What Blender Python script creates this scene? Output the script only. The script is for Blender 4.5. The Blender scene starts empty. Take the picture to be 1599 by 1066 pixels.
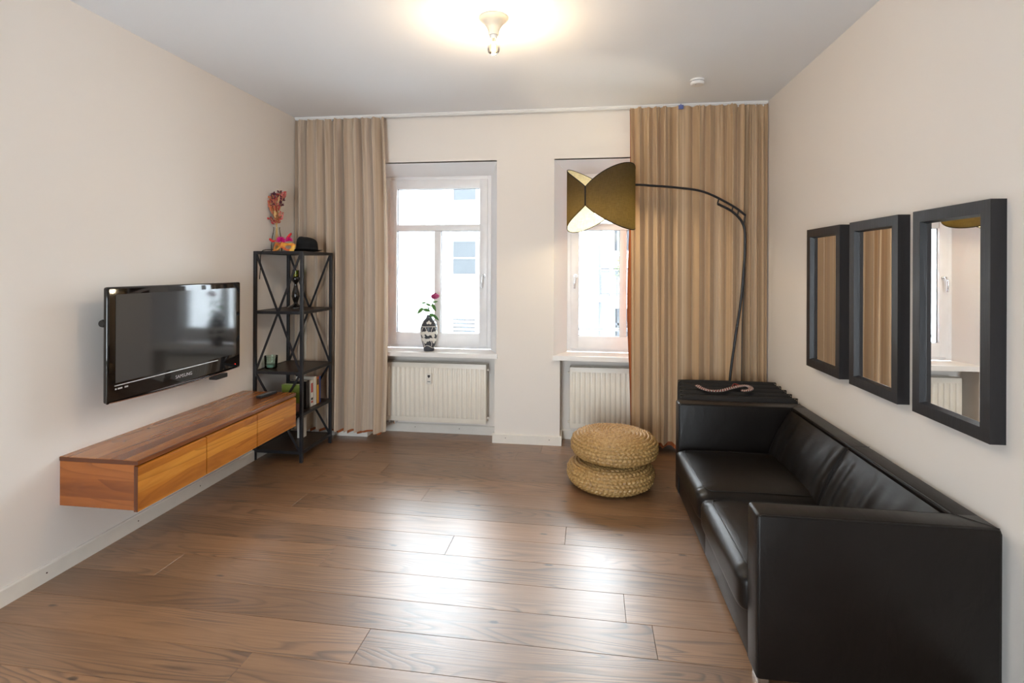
import bpy, bmesh, math, random
from mathutils import Vector, Matrix
random.seed(7)
PI = math.pi
SC = bpy.context.scene
COL = SC.collection

# ------------------------------------------------------------------ camera
F_PX, YAW, ROLL = 830.0, math.atan(111.5 / 830.0), 0.004
cd = bpy.data.cameras.new('camera'); cam = bpy.data.objects.new('camera', cd); COL.objects.link(cam)
cd.sensor_width = 36.0; cd.lens = 36.0 * F_PX / 1599.0
cd.shift_x = 0.0; cd.shift_y = -(533.0 - 418.55) / 1599.0
cd.clip_start = 0.05; cd.clip_end = 200
r0 = Vector((math.cos(YAW), math.sin(YAW), 0)); f0 = Vector((-math.sin(YAW), math.cos(YAW), 0)); u0 = Vector((0, 0, 1))
rr = r0 * math.cos(ROLL) + u0 * math.sin(ROLL); uu = -r0 * math.sin(ROLL) + u0 * math.cos(ROLL)
M = Matrix.Identity(4)
for i in range(3):
    M[i][0] = rr[i]; M[i][1] = uu[i]; M[i][2] = -f0[i]
M[2][3] = 1.6
cam.matrix_world = M
SC.camera = cam

# ------------------------------------------------------------------ sky / exposure
SKY = 16.0
w = bpy.data.worlds.new('overcast_sky'); SC.world = w; w.use_nodes = True
bg = w.node_tree.nodes['Background']; bg.inputs[0].default_value = (0.86, 0.93, 1.0, 1); bg.inputs[1].default_value = SKY
SC.view_settings.view_transform = 'Standard'; SC.view_settings.look = 'None'
SC.view_settings.gamma = 1.0; SC.view_settings.use_curve_mapping = False
SC.view_settings.exposure = 0.84
SC.cycles.max_bounces = 7; SC.cycles.diffuse_bounces = 5; SC.cycles.glossy_bounces = 3; SC.cycles.use_adaptive_sampling = True; SC.cycles.adaptive_threshold = 0.02
SC.cycles.transparent_max_bounces = 12; SC.cycles.sample_clamp_indirect = 20.0

def portal(name, loc, sx, sz, facing):
    l = bpy.data.lights.new(name, 'AREA'); l.shape = 'RECTANGLE'; l.size = sx; l.size_y = sz
    l.cycles.is_portal = True
    o = bpy.data.objects.new(name, l); COL.objects.link(o); o.location = loc
    o.rotation_euler = (PI / 2 if facing > 0 else -PI / 2, 0, 0)
    return o
# area lights emit along local -Z; rot +90deg about X sends -Z to +Y
portal('sky_portal', (-1.41, 5.22, 1.65), 1.1, 1.7, -1)
portal('sky_portal', (0.37, 5.22, 1.65), 1.1, 1.7, -1)
portal('sky_portal', (-1.0, -2.21, 1.15), 1.3, 2.3, 1)  # sky portal of the added rear door

# ------------------------------------------------------------------ material helpers
class NT:
    def __init__(s, name):
        s.m = bpy.data.materials.new(name); s.m.use_nodes = True
        s.t = s.m.node_tree; s.t.nodes.clear()
        s.out = s.t.nodes.new('ShaderNodeOutputMaterial')
    def n(s, typ, **kw):
        nd = s.t.nodes.new(typ)
        for k, v in kw.items():
            if k.startswith('i_'):
                key = k[2:]
                key = int(key) if key.isdigit() else key.replace('_', ' ')
                s.put(nd.inputs[key], v)
            else: setattr(nd, k, v)
        return nd
    def put(s, sock, v):
        if isinstance(v, bpy.types.NodeSocket): s.t.links.new(v, sock)
        elif isinstance(v, (tuple, list)) and len(v) == 3 and sock.type == 'RGBA': sock.default_value = (*v, 1)
        else: sock.default_value = v
    def math(s, op, a, b=0.0, c=None):
        nd = s.n('ShaderNodeMath', operation=op); s.put(nd.inputs[0], a); s.put(nd.inputs[1], b)
        if c is not None: s.put(nd.inputs[2], c)
        return nd.outputs[0]
    def coord(s, scale=(1, 1, 1), kind='Object', rnd=False, off=None):
        tc = s.n('ShaderNodeTexCoord'); mp = s.n('ShaderNodeMapping'); mp.inputs['Scale'].default_value = scale
        src = tc.outputs[kind]
        if rnd:
            oi = s.n('ShaderNodeObjectInfo'); va = s.n('ShaderNodeVectorMath', operation='ADD')
            cb = s.n('ShaderNodeCombineXYZ')
            m1 = s.math('MULTIPLY', oi.outputs['Random'], 37.0); m2 = s.math('MULTIPLY', oi.outputs['Random'], 91.0)
            s.put(cb.inputs[0], m1); s.put(cb.inputs[1], m2); s.put(cb.inputs[2], m1)
            s.put(va.inputs[0], src); s.put(va.inputs[1], cb.outputs[0]); src = va.outputs[0]
        s.put(mp.inputs['Vector'], src)
        return mp.outputs[0]
    def noise(s, vec, scale=5, detail=3, rough=0.5, dist=0.0):
        nd = s.n('ShaderNodeTexNoise'); s.put(nd.inputs['Vector'], vec)
        nd.inputs['Scale'].default_value = scale; nd.inputs['Detail'].default_value = detail
        nd.inputs['Roughness'].default_value = rough; nd.inputs['Distortion'].default_value = dist
        return nd.outputs['Fac']
    def ramp(s, fac, stops, interp='LINEAR'):
        nd = s.n('ShaderNodeValToRGB'); cr = nd.color_ramp; cr.interpolation = interp
        while len(cr.elements) < len(stops): cr.elements.new(0.5)
        for e, (p, c) in zip(cr.elements, stops):
            e.position = p; e.color = (*c, 1) if len(c) == 3 else c
        s.put(nd.inputs[0], fac); return nd.outputs[0]
    def mix(s, fac, a, b, mode='MIX'):
        nd = s.n('ShaderNodeMix', data_type='RGBA', blend_type=mode)
        s.put(nd.inputs[0], fac); s.put(nd.inputs[6], a); s.put(nd.inputs[7], b); return nd.outputs[2]
    def bump(s, h, strength=0.3, dist=0.01):
        nd = s.n('ShaderNodeBump'); nd.inputs['Strength'].default_value = strength; nd.inputs['Distance'].default_value = dist
        s.put(nd.inputs['Height'], h); return nd.outputs[0]
    def pbr(s, col, rough=0.5, metal=0.0, normal=None, **kw):
        p = s.n('ShaderNodeBsdfPrincipled'); s.put(p.inputs['Base Color'], col); s.put(p.inputs['Roughness'], rough)
        s.put(p.inputs['Metallic'], metal)
        if normal is not None: s.put(p.inputs['Normal'], normal)
        for k, v in kw.items(): s.put(p.inputs[k.replace('_', ' ')], v)
        s.t.links.new(p.outputs[0], s.out.inputs[0]); s.p = p
        return s.m

def plain(name, col, rough=0.5, metal=0.0, bscale=0, bstr=0.1, var=0.06, **kw):
    t = NT(name); v = t.coord()
    n = t.noise(v, bscale or 12, 3)
    c = t.mix(n, tuple(x * (1 - var) for x in col), tuple(min(1, x * (1 + var)) for x in col))
    nm = t.bump(t.noise(v, bscale, 4), bstr, 0.004) if bscale else None
    return t.pbr(c, rough, metal, nm, **kw)

def emission(name, col, strength):
    t = NT(name); e = t.n('ShaderNodeEmission'); t.put(e.inputs[0], col); e.inputs[1].default_value = strength
    t.t.links.new(e.outputs[0], t.out.inputs[0]); return t.m

def clear_glass(name, tint=(1, 1, 1), ior=1.45):
    t = NT(name); tr = t.n('ShaderNodeBsdfTransparent'); t.put(tr.inputs[0], tint)
    gl = t.n('ShaderNodeBsdfGlossy'); gl.inputs['Roughness'].default_value = 0.02
    fr = t.n('ShaderNodeFresnel'); fr.inputs[0].default_value = ior
    mx = t.n('ShaderNodeMixShader'); t.put(mx.inputs[0], fr.outputs[0])
    t.t.links.new(tr.outputs[0], mx.inputs[1]); t.t.links.new(gl.outputs[0], mx.inputs[2])
    t.t.links.new(mx.outputs[0], t.out.inputs[0]); return t.m

def wall_paint(name, col):
    t = NT(name); v = t.coord()
    n = t.noise(v, 1.3, 3); c = t.mix(n, tuple(x * 0.985 for x in col), col)
    return t.pbr(c, 0.85, 0, t.bump(t.noise(v, 160, 3), 0.06, 0.002))

def oak_floor():
    t = NT('smoked_oak_planks'); oi = t.n('ShaderNodeObjectInfo')
    v = t.coord((1, 1, 1), rnd=True)
    v1 = t.coord((0.75, 6.5, 1), rnd=True); v2 = t.coord((3, 90, 1), rnd=True)
    cont = t.noise(v1, 1.0, 1.5, 0.4, 0.5)
    ring = t.math('FRACT', t.math('MULTIPLY', cont, 17.0))
    ringd = t.ramp(ring, [(0.0, (1, 1, 1)), (0.16, (0, 0, 0)), (0.62, (0, 0, 0)), (1.0, (1, 1, 1))])
    gate = t.ramp(t.noise(t.coord((0.9, 2.5, 1), rnd=True), 1.4, 2), [(0.36, (0.12, 0.12, 0.12)), (0.58, (1, 1, 1))])
    fib = t.noise(v2, 1.0, 4, 0.65)
    base = t.ramp(fib, [(0.25, (0.155, 0.080, 0.040)), (0.55, (0.245, 0.135, 0.070)), (0.8, (0.32, 0.19, 0.105))])
    blot = t.noise(t.coord((0.8, 2.2, 1), rnd=True), 1.6, 3)
    base = t.mix(t.math('MULTIPLY', blot, 0.55), base, (0.34, 0.165, 0.068))
    base = t.mix(t.math('MULTIPLY', t.math('MULTIPLY', ringd, gate), 0.80), base, (0.075, 0.040, 0.022))
    tone = t.ramp(oi.outputs['Random'], [(0, (0.78, 0.76, 0.74)), (0.5, (1, 1, 1)), (1, (1.18, 1.16, 1.14))])
    base = t.mix(1.0, base, tone, 'MULTIPLY')
    vo = t.n('ShaderNodeTexVoronoi', voronoi_dimensions='2D'); t.put(vo.inputs['Vector'], t.coord((1.2, 2.8, 0.0), rnd=True)); vo.inputs['Scale'].default_value = 1.15
    kn = t.ramp(t.math('ADD', vo.outputs['Distance'], t.math('MULTIPLY', t.noise(v, 40, 2), 0.04)), [(0.036, (1, 1, 1)), (0.060, (0, 0, 0))])
    sx_ = t.n('ShaderNodeSeparateXYZ'); t.put(sx_.inputs[0], vo.outputs['Color'])
    kn = t.math('MULTIPLY', kn, t.math('GREATER_THAN', sx_.outputs[0], 0.62))
    base = t.mix(t.math('MULTIPLY', kn, 0.85), base, (0.02, 0.012, 0.008))
    rough = t.ramp(fib, [(0.2, (0.45,) * 3), (0.8, (0.34,) * 3)])
    h = t.math('SUBTRACT', fib, t.math('MULTIPLY', t.math('MULTIPLY', ringd, gate), 0.7))
    return t.pbr(base, rough, 0, t.bump(h, 0.14, 0.003), Specular_IOR_Level=0.75, Coat_Weight=0.65, Coat_Roughness=0.36)

def board_wood(name, axis, strip_axis, strip_w, cols, rough=0.26):
    """glued strips of warm timber, grain along axis, strips across strip_axis"""
    t = NT(name); tc = t.n('ShaderNodeTexCoord'); sp = t.n('ShaderNodeSeparateXYZ'); t.put(sp.inputs[0], tc.outputs['Object'])
    st = t.math('FLOOR', t.math('DIVIDE', sp.outputs[strip_axis], strip_w))
    lenv = t.math('MULTIPLY', st, 0.37)
    wn = t.n('ShaderNodeTexWhiteNoise', noise_dimensions='2D'); cb = t.n('ShaderNodeCombineXYZ')
    t.put(cb.inputs[0], st); t.put(cb.inputs[1], lenv); t.put(wn.inputs['Vector'], cb.outputs[0])
    sc = [16, 16, 16]; sc[axis] = 1.6
    va = t.n('ShaderNodeVectorMath', operation='ADD'); t.put(va.inputs[0], t.coord(tuple(sc)))
    sv = t.n('ShaderNodeVectorMath', operation='SCALE'); t.put(sv.inputs[0], wn.outputs['Color']); sv.inputs['Scale'].default_value = 40
    t.put(va.inputs[1], sv.outputs[0])
    g1 = t.noise(va.outputs[0], 1.0, 4, 0.6, 0.8)
    ring = t.math('FRACT', t.math('MULTIPLY', t.noise(va.outputs[0], 0.35, 1, 0.4, 0.6), 9.0))
    fac = t.math('ADD', t.math('MULTIPLY', g1, 0.55), t.math('MULTIPLY', wn.outputs['Value'], 0.44))
    c = t.ramp(fac, [(0.2, cols[0]), (0.45, cols[1]), (0.7, cols[2]), (0.9, cols[3])])
    c = t.mix(t.math('MULTIPLY', t.math('POWER', ring, 4.0), 0.45), c, cols[0])
    return t.pbr(c, rough, 0, t.bump(g1, 0.05, 0.002), Coat_Weight=0.35, Coat_Roughness=0.2)

def curtain_cloth(name, tint=(1, 1, 1)):
    t = NT(name); uv = t.n('ShaderNodeUVMap'); sp = t.n('ShaderNodeSeparateXYZ'); t.put(sp.inputs[0], uv.outputs[0])
    a = t.noise(None_vec(t, sp.outputs[0], 9.0), 1.0, 1, 0.4); b = t.noise(None_vec(t, sp.outputs[0], 46.0), 1.0, 2, 0.6)
    f = t.math('ADD', t.math('MULTIPLY', a, 0.5), t.math('MULTIPLY', b, 0.55))
    c = t.ramp(f, [(0.30, (0.36, 0.265, 0.19)), (0.42, (0.48, 0.36, 0.26)), (0.51, (0.60, 0.48, 0.36)), (0.57, (0.50, 0.39, 0.31)), (0.66, (0.64, 0.54, 0.43))])
    c = t.mix(1.0, c, tint, 'MULTIPLY')
    d = t.n('ShaderNodeBsdfPrincipled'); t.put(d.inputs['Base Color'], c); d.inputs['Roughness'].default_value = 0.6
    d.inputs['Sheen Weight'].default_value = 0.15
    t.put(d.inputs['Normal'], t.bump(b, 0.08, 0.002))
    tl = t.n('ShaderNodeBsdfTranslucent'); t.put(tl.inputs[0], c)
    mx = t.n('ShaderNodeMixShader'); mx.inputs[0].default_value = 0.1
    t.t.links.new(d.outputs[0], mx.inputs[1]); t.t.links.new(tl.outputs[0], mx.inputs[2]); t.t.links.new(mx.outputs[0], t.out.inputs[0])
    return t.m
def None_vec(t, x, k):
    cb = t.n('ShaderNodeCombineXYZ'); t.put(cb.inputs[0], t.math('MULTIPLY', x, k)); return cb.outputs[0]

def leather():
    t = NT('dark_brown_leather'); v = t.coord()
    vo = t.n('ShaderNodeTexVoronoi'); t.put(vo.inputs['Vector'], v); vo.inputs['Scale'].default_value = 420
    n = t.noise(v, 3.0, 3); wr = t.noise(t.coord((9, 2.2, 6)), 1.0, 3, 0.55, 0.6)
    c = t.mix(n, (0.0055, 0.0040, 0.0034), (0.011, 0.008, 0.0068))
    h = t.math('ADD', t.math('MULTIPLY', vo.outputs['Distance'], 0.05), wr)
    return t.pbr(c, t.ramp(n, [(0.3, (0.33,) * 3), (0.7, (0.40,) * 3)]), 0, t.bump(h, 0.26, 0.012), Specular_IOR_Level=0.28)

def translucent_fabric(name, col, trans, fac, weave=900):
    t = NT(name); v = t.coord((1, 1, 1)); n1 = t.noise(t.coord((weave * .25, weave * .25, 30)), 1, 2); n2 = t.noise(t.coord((25, 25, weave * .3)), 1, 2)
    f = t.math('MULTIPLY', t.math('ADD', n1, n2), 0.5)
    c = t.mix(f, tuple(x * 0.55 for x in col), tuple(min(1, x * 1.45) for x in col))
    c2 = t.mix(f, tuple(x * 0.55 for x in trans), tuple(min(1, x * 1.45) for x in trans))
    d = t.n('ShaderNodeBsdfDiffuse'); t.put(d.inputs[0], c); tl = t.n('ShaderNodeBsdfTranslucent'); t.put(tl.inputs[0], c2)
    mx = t.n('ShaderNodeMixShader'); mx.inputs[0].default_value = fac
    t.t.links.new(d.outputs[0], mx.inputs[1]); t.t.links.new(tl.outputs[0], mx.inputs[2]); t.t.links.new(mx.outputs[0], t.out.inputs[0])
    return t.m

def plaster_ext(name, col):
    t = NT(name); v = t.coord(); n = t.noise(v, 2.2, 5, 0.6, 0.7)
    return t.pbr(t.mix(n, tuple(x * 0.93 for x in col), col), 0.9, 0, t.bump(t.noise(v, 9, 4, 0.6, 1.0), 0.35, 0.05))

def straw():
    t = NT('woven_banana_fibre'); v = t.coord(); n = t.noise(v, 55, 4, 0.65); n2 = t.noise(v, 9, 2)
    c = t.ramp(n, [(0.25, (0.15, 0.065, 0.014)), (0.5, (0.46, 0.26, 0.080)), (0.75, (0.66, 0.45, 0.19))])
    c = t.mix(t.math('MULTIPLY', n2, 0.35), c, (0.52, 0.36, 0.17))
    return t.pbr(c, 0.34, 0, t.bump(n, 0.3, 0.004), Specular_IOR_Level=0.6)

def dark_ash():
    t = NT('black_stained_ash'); v = t.coord((30, 30, 2.5)); n = t.noise(v, 1.0, 4, 0.6, 1.2)
    ring = t.math('FRACT', t.math('MULTIPLY', t.noise(t.coord((7, 7, 0.9)), 1.0, 1, 0.4, 0.4), 8))
    c = t.mix(n, (0.008, 0.008, 0.010), (0.02, 0.02, 0.024))
    return t.pbr(c, 0.42, 0, t.bump(t.math('ADD', n, t.math('MULTIPLY', ring, 0.6)), 0.3, 0.003))

MAT = dict(
    wall=wall_paint('warm_white_wall', (0.82, 0.775, 0.73)),
    ceil=wall_paint('white_ceiling', (0.86, 0.89, 0.93)),
    reveal=wall_paint('white_reveal_paint', (0.89, 0.89, 0.90)),
    base=plain('white_lacquered_skirting', (0.78, 0.74, 0.68), 0.4),
    oak=oak_floor(), screed=plain('dark_joint', (0.03, 0.018, 0.010), 0.8),
    pvc=plain('white_window_plastic', (0.80, 0.80, 0.82), 0.35),
    pane=clear_glass('window_glass', (0.97, 0.985, 0.98)),
    gasket=plain('grey_gasket', (0.18, 0.19, 0.20), 0.6),
    sill=plain('white_sill_board', (0.84, 0.82, 0.80), 0.3),
    chrome=plain('brushed_steel', (0.75, 0.75, 0.76), 0.22, 1.0),
    rad=plain('cream_radiator_enamel', (0.80, 0.75, 0.66), 0.35),
    meter=plain('meter_plastic', (0.74, 0.71, 0.66), 0.4), black=plain('black_plastic', (0.012, 0.012, 0.014), 0.35),
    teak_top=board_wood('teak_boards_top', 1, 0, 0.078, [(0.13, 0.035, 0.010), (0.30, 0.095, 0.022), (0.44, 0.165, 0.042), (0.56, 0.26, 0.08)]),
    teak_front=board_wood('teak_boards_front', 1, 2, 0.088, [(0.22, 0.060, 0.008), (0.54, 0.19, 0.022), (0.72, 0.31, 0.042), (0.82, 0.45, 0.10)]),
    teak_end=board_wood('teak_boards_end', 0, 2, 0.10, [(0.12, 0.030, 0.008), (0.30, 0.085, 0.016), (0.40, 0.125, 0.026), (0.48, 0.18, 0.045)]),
    teak_lip=plain('dark_end_grain', (0.115, 0.036, 0.014), 0.4, bscale=60), teak_dark=plain('dark_joint_wood', (0.05, 0.018, 0.008), 0.5),
    tv=plain('gloss_black_bezel', (0.006, 0.005, 0.005), 0.06, Coat_Weight=0.5),
    screen=plain('television_screen', (0.006, 0.0055, 0.006), 0.085, 0.0, Specular_IOR_Level=0.8, IOR=1.6),
    tvback=plain('matt_black_casing', (0.02, 0.018, 0.017), 0.4),
    silver=plain('silver_print', (0.62, 0.62, 0.64), 0.35, 0.6),
    steel=plain('black_powder_coat', (0.012, 0.012, 0.015), 0.36),
    shelfwood=plain('dark_walnut_shelf', (0.035, 0.018, 0.011), 0.42, bscale=30),
    leather=leather(), piping=plain('leather_piping', (0.006, 0.005, 0.0045), 0.45),
    fabric_black=plain('black_canvas', (0.007, 0.007, 0.009), 0.8, bscale=300, bstr=0.2),
    straw=straw(), ash=dark_ash(), mirror=plain('mirror_silvering', (0.93, 0.93, 0.93), 0.0, 1.0, var=0.0),
    curtain=curtain_cloth('striped_curtain_cloth'), curtain2=curtain_cloth('striped_curtain_cloth_gold', (1.04, 0.93, 0.76)),
    lining=plain('orange_lining', (0.36, 0.095, 0.022), 0.7),
    rail=plain('white_rail', (0.80, 0.80, 0.80), 0.35),
    shade=translucent_fabric('charcoal_shade_linen', (0.028, 0.028, 0.030), (0.42, 0.30, 0.115), 0.36),
    shade_in=translucent_fabric('cream_shade_lining', (0.80, 0.72, 0.54), (0.85, 0.72, 0.46), 0.30, 300),
    porcelain=plain('cream_porcelain', (0.84, 0.79, 0.68), 0.25),
    bulbglass=clear_glass('bulb_glass', (1.0, 0.95, 0.84)), filament=emission('hot_filament', (1.0, 0.62, 0.25), 140.0),
    lampbulb=emission('lit_opal_bulb', (1.0, 0.84, 0.58), 9.0),
    glass_green=clear_glass('green_glass', (0.84, 0.92, 0.88)), glass_clear=clear_glass('vase_glass', (0.97, 0.98, 0.975), 1.18),
)

# ------------------------------------------------------------------ mesh helpers
def box(bm, x0, x1, y0, y1, z0, z1, bev=0.0, seg=2, M_=None):
    r = bmesh.ops.create_cube(bm, size=1.0); vs = r['verts']
    T = Matrix.Translation(((x0 + x1) / 2, (y0 + y1) / 2, (z0 + z1) / 2)) @ Matrix.Diagonal((abs(x1 - x0), abs(y1 - y0), abs(z1 - z0), 1))
    if M_ is not None: T = M_ @ T
    bmesh.ops.transform(bm, matrix=T, verts=vs)
    if bev > 0:
        es = list({e for v in vs for e in v.link_edges})
        bmesh.ops.bevel(bm, geom=es, offset=bev, segments=seg, profile=0.5, affect='EDGES', clamp_overlap=True)
    return bm
def prism(bm, poly, axis, a, b):
    """poly: 2D points in the two other axes (in xyz order), extruded along axis from a to b"""
    def P3(p, t):
        q = list(p); q.insert(axis, t); return q
    A = [bm.verts.new(P3(p, a)) for p in poly]; B = [bm.verts.new(P3(p, b)) for p in poly]
    n = len(poly); fs = [bm.faces.new(A), bm.faces.new(B[::-1])]
    for i in range(n): fs.append(bm.faces.new((A[i], B[i], B[(i + 1) % n], A[(i + 1) % n])))
    bmesh.ops.recalc_face_normals(bm, faces=fs); return bm
def tube(bm, pts, rad, n=8, cap=True):
    pts = [Vector(p) for p in pts]; rads = rad if isinstance(rad, (list, tuple)) else [rad] * len(pts)
    rings = []; up = None
    for i, p in enumerate(pts):
        d = (pts[min(i + 1, len(pts) - 1)] - pts[max(i - 1, 0)]).normalized()
        if up is None: up = d.orthogonal().normalized()
        up = (up - d * up.dot(d)).normalized(); sd = d.cross(up)
        rings.append([bm.verts.new(p + (up * math.cos(2 * PI * k / n) + sd * math.sin(2 * PI * k / n)) * rads[i]) for k in range(n)])
    for a, b in zip(rings, rings[1:]):
        for k in range(n): bm.faces.new((a[k], a[(k + 1) % n], b[(k + 1) % n], b[k]))
    if cap: bm.faces.new(rings[0][::-1]); bm.faces.new(rings[-1])
    return bm
def lathe(bm, prof, n=24, c=(0, 0, 0), M_=None):
    rings = []
    for r, z in prof:
        ring = []
        for k in range(n):
            p = Vector((c[0] + max(r, 1e-4) * math.cos(2 * PI * k / n), c[1] + max(r, 1e-4) * math.sin(2 * PI * k / n), c[2] + z))
            ring.append(bm.verts.new(M_ @ p if M_ is not None else p))
        rings.append(ring)
    fs = []
    for a, b in zip(rings, rings[1:]):
        for k in range(n): fs.append(bm.faces.new((a[k], a[(k + 1) % n], b[(k + 1) % n], b[k])))
    fs.append(bm.faces.new(rings[0][::-1])); fs.append(bm.faces.new(rings[-1])); return bm
def gridmesh(bm, fn, nu, nv, closed_u=False):
    V = [[bm.verts.new(fn(i / (nu if closed_u else nu - 1), j / (nv - 1))) for i in range(nu)] for j in range(nv)]
    for j in range(nv - 1):
        for i in range(nu if closed_u else nu - 1):
            i2 = (i + 1) % nu
            bm.faces.new((V[j][i], V[j][i2], V[j + 1][i2], V[j + 1][i]))
    return V
def smoothpath(pts, k=8):
    P = [Vector(p) for p in pts]; out = []
    for i in range(len(P) - 1):
        p0, p1, p2, p3 = P[max(i - 1, 0)], P[i], P[i + 1], P[min(i + 2, len(P) - 1)]
        for j in range(k):
            t = j / k
            out.append(0.5 * ((2 * p1) + (p2 - p0) * t + (2 * p0 - 5 * p1 + 4 * p2 - p3) * t * t + (3 * p1 - p0 - 3 * p2 + p3) * t ** 3))
    out.append(P[-1]); return out
def NB(): return bmesh.new()
def obj(name, bm, mat, parent=None, smooth=0, mats=None, recalc=False):
    me = bpy.data.meshes.new(name)
    if recalc: bmesh.ops.recalc_face_normals(bm, faces=bm.faces[:])
    bm.to_mesh(me); bm.free()
    for m in (mats or [mat]): me.materials.append(MAT[m] if isinstance(m, str) else m)
    if smooth:
        for p in me.polygons: p.use_smooth = True
        me.set_sharp_from_angle(angle=math.radians(smooth))
    o = bpy.data.objects.new(name, me); COL.objects.link(o)
    if parent is not None: child(o, parent)
    return o
def child(o, parent):
    o.parent = parent
    L = parent.matrix_basis.copy(); p = parent.parent
    o.matrix_parent_inverse = WORLD(parent).inverted()
def WORLD(o):
    m = o.matrix_basis.copy()
    if o.parent is not None: m = WORLD(o.parent) @ o.matrix_parent_inverse @ m
    return m
def thing(name, label, cat, loc=(0, 0, 0), group=None, kind=None):
    o = bpy.data.objects.new(name, None); COL.objects.link(o); o.location = loc; o.empty_display_size = 0.1
    return tag(o, label, cat, group, kind)
def tag(o, label, cat, group=None, kind=None):
    o['label'] = label; o['category'] = cat
    if group: o['group'] = group
    if kind: o['kind'] = kind
    return o
def text_mesh(name, s, size, mat, parent, M_, extrude=0.0004):
    cu = bpy.data.curves.new('txt', 'FONT'); cu.body = s; cu.size = size; cu.extrude = extrude; cu.align_x = 'CENTER'; cu.resolution_u = 3
    tmp = bpy.data.objects.new('txt', cu); me = bpy.data.meshes.new_from_object(tmp)
    bpy.data.objects.remove(tmp); bpy.data.curves.remove(cu)
    me.name = name; me.transform(M_); me.materials.clear(); me.materials.append(MAT[mat])
    o = bpy.data.objects.new(name, me); COL.objects.link(o); child(o, parent); return o

# ------------------------------------------------------------------ room shell
XL, XR, YB, YR, ZC = -2.71, 1.535, 4.82, -2.0, 3.013
WT = 5.20
bm = NB(); box(bm, XL - .2, XR + .2, YR - .2, WT, -0.06, -0.014)
floor = tag(obj('floor', bm, 'screed'), 'brown smoked oak plank floor of the living room', 'floor', kind='structure')
bm = NB(); box(bm, XL - .2, XR + .2, YR - .2, WT, ZC, ZC + .2)
tag(obj('ceiling', bm, 'ceil'), 'plain white ceiling of the living room', 'ceiling', kind='structure')
bm = NB(); box(bm, XL - .2, XL, YR - .2, WT, -0.06, ZC + .1)
tag(obj('wall_left', bm, 'wall'), 'warm white wall behind the television', 'wall', kind='structure')
bm = NB(); box(bm, XR, XR + .2, YR - .2, WT, -0.06, ZC + .1)
tag(obj('wall_right', bm, 'wall'), 'warm white wall behind the sofa and mirrors', 'wall', kind='structure')

# back wall with two splayed window recesses and radiator niches
W1 = dict(o=(-2.03, -0.79), i=(-1.935, -0.885), n=(-2.02, -0.805))
W2 = dict(o=(-0.265, 0.985), i=(-0.152, 0.898), n=(-0.207, 0.93))
ZS, ZT, ZI, YW, YN = 0.772, 2.58, 2.495, 5.07, 5.03
bm = NB()
for a, b in ((XL, W1['n'][0]), (W1['n'][1], W2['n'][0]), (W2['n'][1], XR)): box(bm, a, b, YB, WT, -0.06, ZS)
box(bm, XL, XR, YN, WT, -0.06, ZS - 0.001)
prism(bm, [(XL, YB), (W1['o'][0], YB), (W1['i'][0], YW), (W1['i'][0], WT), (XL, WT)], 2, ZS, ZT)
prism(bm, [(W1['o'][1], YB), (W2['o'][0], YB), (W2['i'][0], YW), (W2['i'][0], WT), (W1['i'][1], WT), (W1['i'][1], YW)], 2, ZS, ZT)
prism(bm, [(W2['o'][1], YB), (XR, YB), (XR, WT), (W2['i'][1], WT), (W2['i'][1], YW)], 2, ZS, ZT)
box(bm, XL, XR, YB, WT, ZT, ZC + .1)
for W in (W1, W2): prism(bm, [(YB, ZT + .01), (YB, ZT), (YW, ZI), (WT, ZI), (WT, ZT + .01)], 0, W['o'][0], W['o'][1])
bm.normal_update()
for f in bm.faces:
    c = f.calc_center_median()
    if f.normal.y > -0.97 and c.z > ZS + 0.05 and c.z < ZT + 0.001 and c.y > YB + 0.01: f.material_index = 1
tag(obj('wall_back', bm, None, mats=['wall', 'reveal']), 'warm white window wall with two splayed recesses and radiator niches', 'wall', kind='structure')

# rear wall behind the viewer; its glazed door is added for fill light
bm = NB(); RX0, RX1, RZ = -1.6, -0.4, 2.3
box(bm, XL - .2, RX0, YR - .2, YR, -.06, ZC + .1); box(bm, RX1, XR + .2, YR - .2, YR, -.06, ZC + .1); box(bm, RX0, RX1, YR - .2, YR, RZ, ZC + .1)
tag(obj('wall_rear', bm, 'wall'), 'warm white wall behind the viewer, around the glazed door added for light', 'wall', kind='structure')
w3 = thing('fill_window', 'white framed glazed door added behind the viewer to brighten the near room', 'window', (-1.0, YR - .1, 0), kind='structure')
bm = NB()
for x in (RX0 + .04, -1.0, RX1 - .04): box(bm, x - .04, x + .04, YR - .14, YR - .07, 0, RZ, .004)
box(bm, RX0, RX1, YR - .14, YR - .07, 0, .08); box(bm, RX0, RX1, YR - .14, YR - .07, RZ - .08, RZ)
obj('window_frame', bm, 'pvc', w3)
for a, b in ((RX0 + .08, -1.04), (-0.96, RX1 - .08)):
    bm = NB(); box(bm, a, b, YR - .108, YR - .102, .08, RZ - .08); obj('pane', bm, 'pane', w3)

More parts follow.
